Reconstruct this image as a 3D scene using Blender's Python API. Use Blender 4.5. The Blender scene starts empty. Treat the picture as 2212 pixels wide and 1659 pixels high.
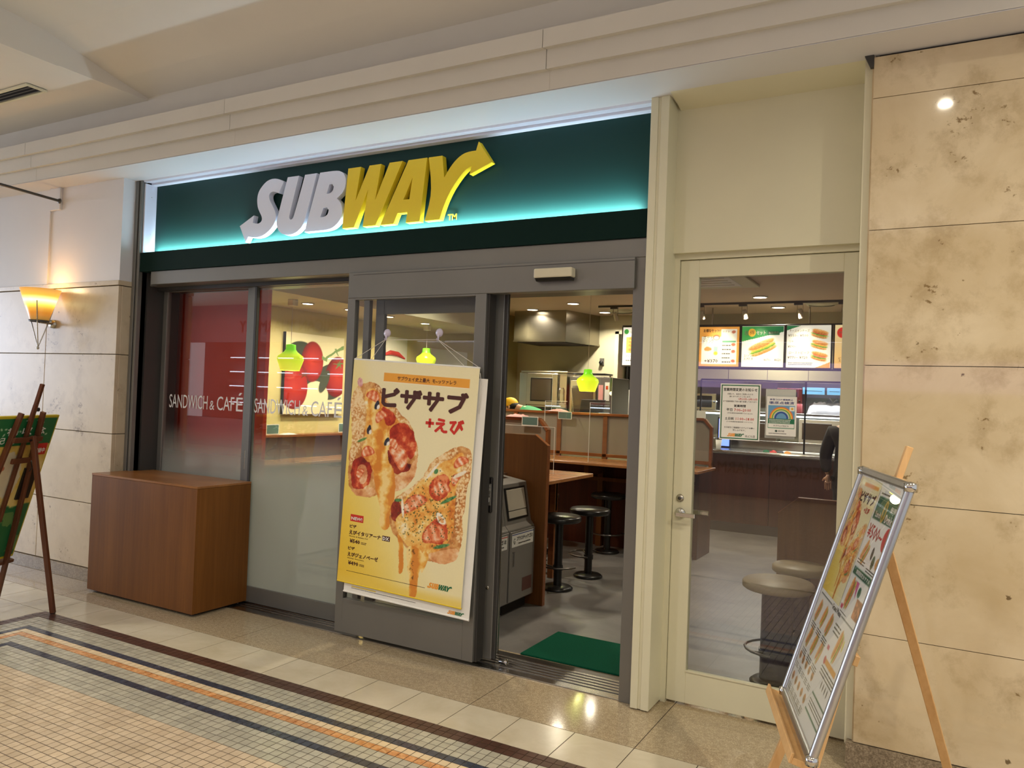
import bpy, bmesh, math, random
import numpy as np
from mathutils import Vector, Matrix
R = math.radians
random.seed(7)
rng = np.random.RandomState(5)
SC = bpy.context.scene
COL = SC.collection

# ------------------------------------------------------------------ camera
cam_d = bpy.data.cameras.new('camera')
cam_d.sensor_fit = 'HORIZONTAL'; cam_d.sensor_width = 36.0
cam_d.lens = 1672.356 / 2212 * 36.0
cam_d.clip_start = 0.05; cam_d.clip_end = 200
cam = bpy.data.objects.new('camera', cam_d); COL.objects.link(cam)
yaw, pitch, roll = 0.50653423, 0.01613335, 0.03854392
B = Matrix(((1, 0, 0), (0, 0, -1), (0, 1, 0)))
RM = Matrix.Rotation(yaw, 3, 'Z') @ B @ Matrix.Rotation(pitch, 3, 'X') @ Matrix.Rotation(roll, 3, 'Z')
cam.matrix_world = Matrix.Translation((0, 0, 1.61)) @ RM.to_4x4()
SC.camera = cam

# ------------------------------------------------------------------ exposure, world
SC.view_settings.view_transform = 'Standard'
SC.view_settings.look = 'None'
SC.view_settings.exposure = 0.13
SC.view_settings.gamma = 1.0
SC.view_settings.use_curve_mapping = False
SC.cycles.max_bounces = 8; SC.cycles.diffuse_bounces = 4; SC.cycles.glossy_bounces = 4
SC.cycles.transparent_max_bounces = 16; SC.cycles.transmission_bounces = 6
SC.cycles.sample_clamp_indirect = 6.0
SC.cycles.caustics_reflective = False; SC.cycles.caustics_refractive = False
SC.cycles.use_denoising = True
w = bpy.data.worlds.new('mall_ambient'); SC.world = w; w.use_nodes = True
w.node_tree.nodes['Background'].inputs[0].default_value = (0.93, 0.95, 1.0, 1)
w.node_tree.nodes['Background'].inputs[1].default_value = 0.72

def lin(c):
    if isinstance(c, (int, float)): c = (c, c, c)
    o = []
    for v in c[:3]:
        v = v / 255.0
        o.append(v / 12.92 if v <= 0.04045 else ((v + 0.055) / 1.055) ** 2.4)
    return (o[0], o[1], o[2], 1.0)

def area(name, loc, direction, size, power, color, size_y=None, spread=180):
    l = bpy.data.lights.new(name, 'AREA'); l.energy = power; l.color = color
    l.shape = 'RECTANGLE' if size_y else 'DISK'; l.size = size
    if size_y: l.size_y = size_y
    l.spread = R(spread)
    o = bpy.data.objects.new(name, l); COL.objects.link(o); o.location = loc
    o.rotation_euler = Vector(direction).to_track_quat('-Z', 'Y').to_euler()
    return o
def spot(name, loc, target, power, color, angle=60, blend=0.6, radius=0.03):
    l = bpy.data.lights.new(name, 'SPOT'); l.energy = power; l.color = color
    l.spot_size = R(angle); l.spot_blend = blend; l.shadow_soft_size = radius
    o = bpy.data.objects.new(name, l); COL.objects.link(o); o.location = loc
    o.rotation_euler = (Vector(target) - Vector(loc)).to_track_quat('-Z', 'Y').to_euler()
    return o
WARM = (1.0, 0.90, 0.71); NEUT = (1.0, 0.97, 0.93); COOL = (0.72, 0.86, 1.0)
# corridor downlights (their housings are built with the ceiling)
DOWN = [(-0.03, 1.05, 36, WARM), (1.6, 1.9, 95, WARM), (-2.4, 1.0, 30, NEUT), (-4.6, 1.0, 30, NEUT),
        (-6.9, 0.9, 34, NEUT), (-2.4, -2.6, 40, NEUT), (-5.6, -2.6, 40, NEUT), (1.8, -2.6, 40, WARM), (-9.0, -1.0, 40, NEUT)]
for i, (x, y, p, c) in enumerate(DOWN):
    area('downlight_lamp', (x, y, 3.93 if x > -5.28 else 3.70), (0, 0, -1), 0.07, p * 0.62, c, spread=150)
# added cool fill light, unseen, at the left end of the corridor
area('left_fill_light', (-18.6, 0.2, 2.2), (1, 0.08, 0.0), 5.5, 520, (0.70, 0.80, 1.0), 3.4)
# the sign's own light strip in the trough behind the green band
area('sign_strip_lamp', (-3.52, 3.988, 2.640), (0, 0.1, 1), 4.1, 11, (0.64, 0.83, 1.0), 0.02)
area('sign_strip_lamp', (-3.52, 3.992, 2.637), (0, 1, 0.85), 4.1, 40, (0.72, 0.95, 1.0), 0.02, 104)
area('ceiling_fill_light', (-2.5, -3.2, 3.2), (0, 0, 1), 12.0, 110, (1.0, 0.95, 0.88), 0.4)  # added unseen uplight that brightens the corridor ceiling
# shop interior downlights
SHOP = [(-5.27, 10.03), (-4.37, 9.49), (-4.34, 10.54), (-1.90, 9.37), (-1.87, 10.38)]
for x, y in SHOP:
    area('shop_lamp', (x, y, 2.885), (0, 0, -1), 0.11, 22, WARM, spread=140)
for x, y in ((-3.4, 5.2), (-1.4, 6.6), (-4.4, 7.0)):
    area('shop_lamp', (x, y, 2.885), (0, 0, -1), 0.11, 20, WARM, spread=140)
for x, y in ((-5.47, 5.66), (-5.38, 6.18), (-5.4, 6.85), (-5.44, 7.6)):
    area('shop_lamp', (x, y, 2.435), (-0.35, 0, -1), 0.09, 9, (1.0, 0.86, 0.60), spread=120)
for x, y in ((-3.80, 9.80), (-2.66, 9.80), (-2.15, 9.80), (-1.55, 9.80)):
    spot('track_lamp', (x, y, 2.74), (x + 0.06, 10.30, 2.36), 26, (1.0, 0.88, 0.66), 50, 0.7, 0.03)
area('prep_lamp', (-2.0, 10.75, 1.66), (0, -0.2, -1), 2.6, 16, (0.85, 0.93, 1.0), 0.12)
# lights of the shop across the corridor
area('opposite_lamp', (-6.0, -6.9, 2.9), (0, 0.2, -1), 10.0, 45, (0.86, 0.84, 1.0), 0.6)

# ------------------------------------------------------------------ material helpers
class NT:
    def __init__(s, name):
        s.m = bpy.data.materials.new(name); s.m.use_nodes = True
        s.t = s.m.node_tree; s.n = s.t.nodes; s.l = s.t.links
        s.b = s.n['Principled BSDF']; s.out = s.n['Material Output']
    def new(s, t, **k):
        n = s.n.new(t)
        for a, v in k.items(): setattr(n, a, v)
        return n
    def geo(s): return s.new('ShaderNodeNewGeometry').outputs['Position']
    def objc(s): return s.new('ShaderNodeTexCoord').outputs['Object']
    def mapv(s, v, scale=(1, 1, 1), rot=(0, 0, 0)):
        n = s.new('ShaderNodeMapping'); s.l.new(v, n.inputs[0])
        n.inputs['Scale'].default_value = scale; n.inputs['Rotation'].default_value = rot
        return n.outputs[0]
    def noise(s, v, scale, detail=4, rough=0.55, dist=0.0):
        n = s.new('ShaderNodeTexNoise'); s.l.new(v, n.inputs['Vector'])
        n.inputs['Scale'].default_value = scale; n.inputs['Detail'].default_value = detail
        n.inputs['Roughness'].default_value = rough; n.inputs['Distortion'].default_value = dist
        return n.outputs['Fac']
    def ramp(s, f, stops):
        n = s.new('ShaderNodeValToRGB'); s.l.new(f, n.inputs[0]); e = n.color_ramp.elements
        while len(e) < len(stops): e.new(0.5)
        for i, (p, c) in enumerate(stops):
            e[i].position = p; e[i].color = c if len(c) == 4 else (*c, 1)
        return n.outputs[0]
    def mix(s, f, a, b, mode='MIX'):
        n = s.new('ShaderNodeMix', data_type='RGBA', blend_type=mode)
        for k, v in ((0, f), (6, a), (7, b)):
            if hasattr(v, 'is_linked') or hasattr(v, 'links'): s.l.new(v, n.inputs[k])
            else: n.inputs[k].default_value = v
        return n.outputs[2]
    def bump(s, h, strength=0.2, dist=0.002):
        n = s.new('ShaderNodeBump'); s.l.new(h, n.inputs['Height'])
        n.inputs['Strength'].default_value = strength; n.inputs['Distance'].default_value = dist
        s.l.new(n.outputs[0], s.b.inputs['Normal'])
    def col(s, c):
        if hasattr(c, 'links'): s.l.new(c, s.b.inputs['Base Color'])
        else: s.b.inputs['Base Color'].default_value = c
    def setp(s, rough=0.5, metal=0.0, spec=0.5, **k):
        s.b.inputs['Roughness'].default_value = rough; s.b.inputs['Metallic'].default_value = metal
        s.b.inputs['Specular IOR Level'].default_value = spec
        for a, v in k.items(): s.b.inputs[a].default_value = v
GREY = lambda v: (v, v, v, 1)

def m_paint(name, rgb, rough=0.5, metal=0.0, var=0.06, scale=3.0, bump=0.0, spec=0.5):
    t = NT(name); c = lin(rgb)
    f = t.noise(t.geo(), scale, 5, 0.6)
    d = tuple(min(1, v * (1 - var)) for v in c[:3]) + (1,); u = tuple(min(1, v * (1 + var)) for v in c[:3]) + (1,)
    t.col(t.ramp(f, [(0.3, d), (0.7, u)])); t.setp(rough, metal, spec)
    if bump: t.bump(t.noise(t.geo(), 180, 3), bump, 0.001)
    return t.m
def m_wood(name, c1, c2, vertical=True, rough=0.42, freq=1.0, spec=0.4, dirr='Z'):
    t = NT(name); p = t.geo()
    sc = {'Z': (30, 30, 1.1), 'X': (1.1, 30, 30), 'Y': (30, 1.1, 30)}[dirr]
    f = t.noise(t.mapv(p, tuple(v * freq for v in sc)), 1.6, 6, 0.65, 0.3)
    sc2 = {'Z': (5.5, 5.5, 0.05), 'X': (0.05, 5.5, 5.5), 'Y': (5.5, 0.05, 5.5)}[dirr]
    g = t.noise(t.mapv(p, sc2), 1.5, 1, 0.5)
    base = t.ramp(f, [(0.25, lin(c1)), (0.75, lin(c2))])
    col = t.mix(0.35, base, t.ramp(g, [(0.35, lin(c1)), (0.65, lin(c2))]))
    t.col(col); t.setp(rough, 0, spec); t.bump(f, 0.08, 0.001)
    return t.m
def m_metal(name, rgb, rough=0.35, aniso=0.0, brushed=None):
    t = NT(name)
    f = t.noise(t.mapv(t.geo(), brushed or (3, 3, 3)), 2.0, 4)
    c = lin(rgb); t.col(t.ramp(f, [(0.3, tuple(v * .93 for v in c[:3]) + (1,)), (0.7, c)]))
    t.setp(rough, 1.0)
    return t.m
def m_emit(name, rgb, strength):
    t = NT(name); t.col(lin(rgb)); t.b.inputs['Emission Color'].default_value = lin(rgb)
    t.b.inputs['Emission Strength'].default_value = strength; t.setp(0.4)
    return t.m
def m_limestone(name, c_lo, c_hi, c_spot, rough=0.12, spots=1.0):
    t = NT(name); p = t.geo()
    f = t.noise(p, 2.2, 6, 0.6, 0.4)
    base = t.ramp(f, [(0.25, lin(c_lo)), (0.72, lin(c_hi))])
    # fossil blotches in loose clusters
    n1 = t.noise(t.mapv(p, (1, 1, 0.9)), 10, 6, 0.68, 0.15)
    n2 = t.noise(p, 4.0, 2, 0.5)
    mul = t.new('ShaderNodeMath', operation='MULTIPLY'); t.l.new(n1, mul.inputs[0]); t.l.new(n2, mul.inputs[1])
    s1 = t.ramp(mul.outputs[0], [(0.255, GREY(0)), (0.37, GREY(0.42 * spots))])
    base = t.mix(s1, base, lin(tuple((a + b) / 2 for a, b in zip(c_spot, c_lo))))
    n3 = t.noise(t.mapv(p, (1, 1, 1.2)), 30, 5, 0.62, 0.3)
    mul2 = t.new('ShaderNodeMath', operation='MULTIPLY'); t.l.new(n3, mul2.inputs[0]); t.l.new(n2, mul2.inputs[1])
    s2 = t.ramp(mul2.outputs[0], [(0.385, GREY(0)), (0.43, GREY(0.85 * spots))])
    base = t.mix(s2, base, lin(c_spot))
    v = t.new('ShaderNodeTexVoronoi', feature='F1'); t.l.new(t.mapv(p, (1, 1, 1)), v.inputs['Vector']); v.inputs['Scale'].default_value = 5.5
    n4 = t.noise(p, 45, 3, 0.6, 1.0)
    ad = t.new('ShaderNodeMath', operation='MULTIPLY_ADD'); t.l.new(n4, ad.inputs[0]); ad.inputs[1].default_value = 0.16; t.l.new(v.outputs['Distance'], ad.inputs[2])
    s3 = t.ramp(ad.outputs[0], [(0.115, GREY(0.9 * spots)), (0.135, GREY(0))])
    base = t.mix(s3, base, lin(tuple(c * 0.8 for c in c_spot)))
    t.col(base); t.setp(rough, 0, 0.5); t.bump(f, 0.02, 0.001)
    return t.m
def m_granite(name, c1, c2, c3, rough=0.16, scale=160):
    t = NT(name); p = t.geo()
    f = t.noise(p, scale, 3, 0.7); g = t.noise(p, scale * 0.28, 4, 0.6)
    b = t.ramp(f, [(0.36, lin(c1)), (0.5, lin(c2)), (0.64, lin(c3))])
    b = t.mix(t.ramp(g, [(0.4, GREY(0)), (0.62, GREY(0.55))]), b, lin(c1))
    t.col(b); t.setp(rough, 0, 0.5)
    return t.m
def m_tile(name, c1, c2, scale=6, rough=0.2, cell=None, spread=0.12, spec=0.5):
    t = NT(name); p = t.geo()
    f = t.noise(p, scale, 6, 0.65, 0.6)
    b = t.ramp(f, [(0.3, lin(c1)), (0.7, lin(c2))])
    if cell:
        sn = t.new('ShaderNodeVectorMath', operation='SNAP'); t.l.new(p, sn.inputs[0])
        ad = t.new('ShaderNodeVectorMath', operation='ADD'); t.l.new(p, ad.inputs[0]); ad.inputs[1].default_value = (5.30, -3.08, 0.5)
        t.l.new(ad.outputs[0], sn.inputs[0]); sn.inputs[1].default_value = (cell, cell, 10)
        wn = t.new('ShaderNodeTexWhiteNoise', noise_dimensions='3D'); t.l.new(sn.outputs[0], wn.inputs[0])
        mr = t.new('ShaderNodeMapRange'); t.l.new(wn.outputs['Value'], mr.inputs[0])
        mr.inputs[3].default_value = 1 - spread; mr.inputs[4].default_value = 1 + spread * 0.5
        hs = t.new('ShaderNodeHueSaturation'); t.l.new(mr.outputs[0], hs.inputs['Value']); t.l.new(b, hs.inputs['Color'])
        b = hs.outputs[0]
    t.col(b); t.setp(rough, 0, spec)
    return t.m
def m_glass(name, tint=(0.93, 0.95, 0.94), refl=1.0, frost=None, frost_col=(200, 208, 200)):
    """window glass: straight-through tint plus Fresnel reflection; frost=(z0,z1): etched film dense below z0, gone above z1"""
    t = NT(name); t.n.remove(t.b)
    tr = t.new('ShaderNodeBsdfTransparent'); tr.inputs[0].default_value = (*tint, 1)
    gl = t.new('ShaderNodeBsdfGlossy'); gl.inputs['Roughness'].default_value = 0.0; gl.inputs[0].default_value = GREY(0.95)
    ge = t.new('ShaderNodeNewGeometry'); dt = t.new('ShaderNodeVectorMath', operation='DOT_PRODUCT')
    t.l.new(ge.outputs['Incoming'], dt.inputs[0]); t.l.new(ge.outputs['Normal'], dt.inputs[1])
    ab = t.new('ShaderNodeMath', operation='ABSOLUTE'); t.l.new(dt.outputs['Value'], ab.inputs[0])
    om = t.new('ShaderNodeMath', operation='SUBTRACT'); om.inputs[0].default_value = 1.0; t.l.new(ab.outputs[0], om.inputs[1])
    pw = t.new('ShaderNodeMath', operation='POWER'); t.l.new(om.outputs[0], pw.inputs[0]); pw.inputs[1].default_value = 5.0
    mu = t.new('ShaderNodeMath', operation='MULTIPLY_ADD'); t.l.new(pw.outputs[0], mu.inputs[0]); mu.inputs[1].default_value = 0.95 * refl; mu.inputs[2].default_value = 0.043 * refl
    base = tr.outputs[0]
    if frost:
        d = t.new('ShaderNodeBsdfDiffuse'); d.inputs[0].default_value = lin(frost_col)
        tl = t.new('ShaderNodeBsdfTranslucent'); tl.inputs[0].default_value = lin(frost_col)
        m1 = t.new('ShaderNodeMixShader'); m1.inputs[0].default_value = 0.45; t.l.new(d.outputs[0], m1.inputs[1]); t.l.new(tl.outputs[0], m1.inputs[2])
        sx = t.new('ShaderNodeSeparateXYZ'); t.l.new(t.geo(), sx.inputs[0])
        mr = t.new('ShaderNodeMapRange', interpolation_type='SMOOTHSTEP'); t.l.new(sx.outputs[2], mr.inputs[0])
        mr.inputs[1].default_value = frost[0]; mr.inputs[2].default_value = frost[1]
        mr.inputs[3].default_value = frost[2] if len(frost) > 2 else 0.93; mr.inputs[4].default_value = 0.0
        m2 = t.new('ShaderNodeMixShader'); t.l.new(mr.outputs[0], m2.inputs[0]); t.l.new(base, m2.inputs[1]); t.l.new(m1.outputs[0], m2.inputs[2])
        base = m2.outputs[0]
    mx = t.new('ShaderNodeMixShader'); t.l.new(mu.outputs[0], mx.inputs[0]); t.l.new(base, mx.inputs[1]); t.l.new(gl.outputs[0], mx.inputs[2])
    t.l.new(mx.outputs[0], t.out.inputs[0])
    return t.m
def m_print(name, rough=0.4, coat=0.0, spec=0.5):
    t = NT(name); a = t.new('ShaderNodeVertexColor', layer_name='Col')
    f = t.noise(t.geo(), 90, 2); c = t.mix(0.04, a.outputs[0], t.ramp(f, [(0.3, GREY(0.5)), (0.7, GREY(1))]), 'MULTIPLY')
    t.col(c); t.setp(rough, 0, spec); t.b.inputs['Coat Weight'].default_value = coat; t.b.inputs['Coat Roughness'].default_value = 0.06
    return t.m

M = {}
M['cream'] = m_paint('cream_paint', (216, 211, 182), 0.42, var=0.02)
M['cornice'] = m_paint('cornice_paint', (214, 210, 200), 0.55, var=0.02)
M['white_wall'] = m_paint('white_wall_paint', (216, 214, 214), 0.5, var=0.015)
M['ceiling'] = m_paint('ceiling_paint', (222, 217, 208), 0.75, var=0.015)
M['joint_dark'] = m_paint('joint_black', (38, 30, 24), 0.8)  # even dark paint for joints, slots and recessed bases
M['grey_metal'] = m_paint('grey_anodised', (124, 122, 116), 0.38, 0.45, var=0.03)
M['grey_dark'] = m_paint('dark_anodised', (72, 70, 67), 0.38, 0.4, var=0.03)
M['rail'] = m_metal('threshold_steel', (176, 172, 166), 0.25)
M['rail_dark'] = m_metal('threshold_dark', (112, 108, 104), 0.3)
M['steel'] = m_metal('stainless', (178, 172, 160), 0.26, brushed=(1, 1, 40))
M['chrome'] = m_metal('chrome', (205, 203, 198), 0.12)
M['alu'] = m_metal('aluminium', (196, 197, 198), 0.33, brushed=(20, 20, 2))
M['black'] = m_paint('black_plastic', (22, 21, 20), 0.35)
M['black_vinyl'] = m_paint('black_vinyl', (34, 32, 31), 0.28)
M['beige_vinyl'] = m_paint('beige_vinyl', (150, 138, 112), 0.45)
M['limestone'] = m_limestone('limestone', (194, 172, 132), (224, 207, 174), (122, 96, 56), 0.045)
M['limestone_left'] = m_limestone('limestone_left', (192, 175, 146), (210, 195, 168), (128, 106, 76), 0.28, 0.8)
M['plinth'] = m_granite('plinth_granite', (112, 98, 78), (150, 134, 110), (176, 160, 134), 0.3, 120)
M['granite'] = m_granite('floor_granite', (148, 130, 102), (182, 164, 132), (206, 190, 160), 0.09, 150)
M['tile30'] = m_tile('beige_floor_tile', (198, 186, 158), (216, 206, 182), 3.2, 0.17)
M['grout'] = m_paint('grout', (72, 60, 48), 0.85)
CELL = 0.0475
M['mo_brown'] = m_tile('mosaic_brown', (72, 47, 38), (92, 62, 50), 12, 0.3, CELL, 0.12)
M['mo_grey'] = m_tile('mosaic_grey', (176, 172, 154), (196, 190, 168), 14, 0.2, CELL, 0.13)
M['mo_navy'] = m_tile('mosaic_navy', (46, 52, 66), (78, 84, 98), 30, 0.2, CELL, 0.2)
M['mo_cream'] = m_tile('mosaic_cream', (226, 200, 158), (240, 218, 180), 14, 0.2, CELL, 0.1)
M['mo_orange'] = m_tile('mosaic_orange', (196, 120, 62), (236, 186, 130), 34, 0.2, CELL, 0.12)
M['mo_peach'] = m_tile('mosaic_peach', (204, 182, 150), (220, 200, 170), 12, 0.2, CELL, 0.12)
M['cabinet_wood'] = m_wood('cabinet_veneer', (102, 62, 24), (128, 82, 36), dirr='Z', rough=0.45, spec=0.2)
M['cabinet_top'] = m_wood('cabinet_top_veneer', (128, 82, 42), (158, 108, 60), dirr='X', rough=0.3)
M['booth_wood'] = m_wood('booth_veneer', (92, 54, 22), (122, 76, 36), dirr='Z', rough=0.4, spec=0.3)
M['booth_rail'] = m_wood('booth_rail', (118, 68, 34), (152, 94, 52), dirr='X', rough=0.35)
M['table_wood'] = m_wood('table_top_veneer', (150, 98, 58), (184, 130, 84), dirr='X', rough=0.26)
M['dark_wood'] = m_wood('counter_front', (58, 28, 16), (88, 44, 26), dirr='Z', rough=0.35)
M['easel_dark'] = m_wood('easel_dark_wood', (74, 40, 24), (112, 66, 42), dirr='Z', rough=0.4)
M['easel_pale'] = m_wood('easel_pale_wood', (206, 156, 98), (232, 190, 132), dirr='Z', rough=0.35)
M['teal'] = m_paint('sign_green', (9, 50, 46), 0.6, var=0.02, spec=0.3)
M['band'] = m_paint('band_green', (8, 34, 28), 0.7, var=0.03, spec=0.12)
M['letter_white'] = m_paint('letter_white', (224, 227, 240), 0.45, var=0.01)
M['letter_yellow'] = m_paint('letter_yellow', (238, 206, 40), 0.45, var=0.01)
M['glass'] = m_glass('window_glass', (0.95, 0.96, 0.95), 1.5)
M['glass_frost'] = m_glass('window_glass_frosted', (0.93, 0.95, 0.94), 1.9, (0.78, 1.32, 0.86))
M['acrylic'] = m_glass('acrylic_sheet', (0.98, 0.985, 0.985), 0.7)
M['poly_panel'] = m_glass('divider_panel', (0.9, 0.9, 0.88), 0.8, (9.0, 9.5, 0.92), (176, 168, 154))
M['red'] = m_paint('red_panel', (214, 62, 30), 0.5, var=0.04)
M['purple_red'] = m_paint('maroon_panel', (120, 48, 48), 0.5, var=0.04)
M['yellow_wall'] = m_paint('shop_wall_paint', (214, 200, 142), 0.6, var=0.02)
M['shop_wall'] = m_paint('shop_back_wall_paint', (206, 200, 168), 0.55, var=0.02)
M['shop_ceiling'] = m_paint('shop_ceiling_paint', (208, 182, 152), 0.7, var=0.02)
M['shop_floor'] = m_tile('shop_floor_vinyl', (100, 98, 96), (132, 128, 124), 2.2, 0.33)
M['mat'] = m_paint('doormat_green', (10, 74, 52), 0.95, var=0.25, scale=160, bump=0.6, spec=0.1)
M['bin_grey'] = m_paint('bin_grey', (140, 136, 130), 0.42, 0.3, var=0.02)
M['bin_flap'] = m_paint('bin_flap', (196, 188, 172), 0.35)
M['sensor_beige'] = m_paint('sensor_beige', (206, 198, 170), 0.4)
M['text_white'] = m_paint('vinyl_white', (222, 222, 220), 0.5)
M['text_black'] = m_paint('ink_black', (40, 34, 30), 0.5)
M['text_brown'] = m_paint('ink_brown', (74, 30, 20), 0.5)
M['text_red'] = m_paint('ink_red', (206, 44, 28), 0.5)
M['text_grey'] = m_paint('ink_grey', (96, 92, 84), 0.5)
M['text_green'] = m_paint('ink_green', (22, 104, 62), 0.5)
M['text_orange'] = m_paint('ink_orange', (240, 158, 52), 0.5)
M['text_gold'] = m_paint('ink_gold', (232, 206, 90), 0.5)
M['paper'] = m_paint('paper_white', (236, 234, 226), 0.5)
M['print'] = m_print('print_matt', 0.45)
M['print_gloss'] = m_print('print_gloss', 0.32, 0.35)
M['lamp_disc'] = m_emit('lamp_disc', (255, 236, 204), 14)
M['lime_glass'] = None
t = NT('lime_lamp_glass'); p = t.geo(); sx = t.new('ShaderNodeSeparateXYZ'); t.l.new(t.objc(), sx.inputs[0])
c = t.ramp(sx.outputs[2], [(0.0, lin((246, 250, 60))), (0.14, lin((214, 244, 40))), (0.2, lin((120, 214, 40)))])
t.col(c); t.l.new(c, t.b.inputs['Emission Color']); t.b.inputs['Emission Strength'].default_value = 0.75; t.setp(0.25)
M['lime_glass'] = t.m
t = NT('sconce_glass'); sx = t.new('ShaderNodeSeparateXYZ'); t.l.new(t.objc(), sx.inputs[0])
c = t.ramp(sx.outputs[2], [(0.0, lin((206, 158, 82))), (0.06, lin((232, 150, 52))), (0.12, lin((255, 206, 80))), (0.16, lin((255, 240, 170))), (0.2, lin((255, 190, 70))), (0.26, lin((240, 176, 92)))])
e = t.ramp(sx.outputs[2], [(0.0, GREY(0.10)), (0.09, GREY(0.28)), (0.16, GREY(1.0)), (0.2, GREY(0.4)), (0.26, GREY(0.22))])
t.col(c); t.l.new(c, t.b.inputs['Emission Color'])
mm = t.new('ShaderNodeMath', operation='MULTIPLY'); t.l.new(e, mm.inputs[0]); mm.inputs[1].default_value = 1.9; t.l.new(mm.outputs[0], t.b.inputs['Emission Strength'])
t.setp(0.3); M['sconce_glass'] = t.m
M['menu_print'] = m_print('menu_print', 0.3, 0.3)
nt = M['menu_print'].node_tree; vc = [n for n in nt.nodes if n.type == 'VERTEX_COLOR'][0]; pb = nt.nodes['Principled BSDF']
nt.links.new(vc.outputs[0], pb.inputs['Emission Color']); pb.inputs['Emission Strength'].default_value = 0.72
M['screen_blue'] = m_emit('screen_blue', (120, 150, 255), 1.6)
M['lavender'] = m_emit('lavender_lightbox', (196, 168, 232), 1.1)
M['white_tube'] = m_emit('white_tube', (225, 240, 255), 5.0)
M['skin'] = m_paint('skin', (206, 158, 126), 0.5)
M['cap_yellow'] = m_paint('cap_yellow', (240, 190, 30), 0.6)
M['shirt_green'] = m_paint('shirt_green', (10, 140, 74), 0.7)
M['coat_black'] = m_paint('coat_black', (30, 27, 26), 0.8)
M['hair'] = m_paint('hair_black', (24, 18, 16), 0.6)
M['pink_paper'] = m_paint('pink_paper', (236, 168, 160), 0.6)
M['soot'] = m_paint('soot', (110, 78, 20), 0.7)
M['oven_glass'] = m_paint('oven_glass', (78, 66, 54), 0.1)
M['navy_cloth'] = m_paint('navy_cloth', (36, 40, 52), 0.7)
M['plastic_bag'] = m_glass('plastic_bag', (0.9, 0.88, 0.9), 1.0, (8, 9, 0.45), (226, 220, 226))
M['string'] = m_paint('string_white', (214, 208, 196), 0.7)
M['teal_card'] = m_paint('teal_card', (92, 122, 116), 0.5)

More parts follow.
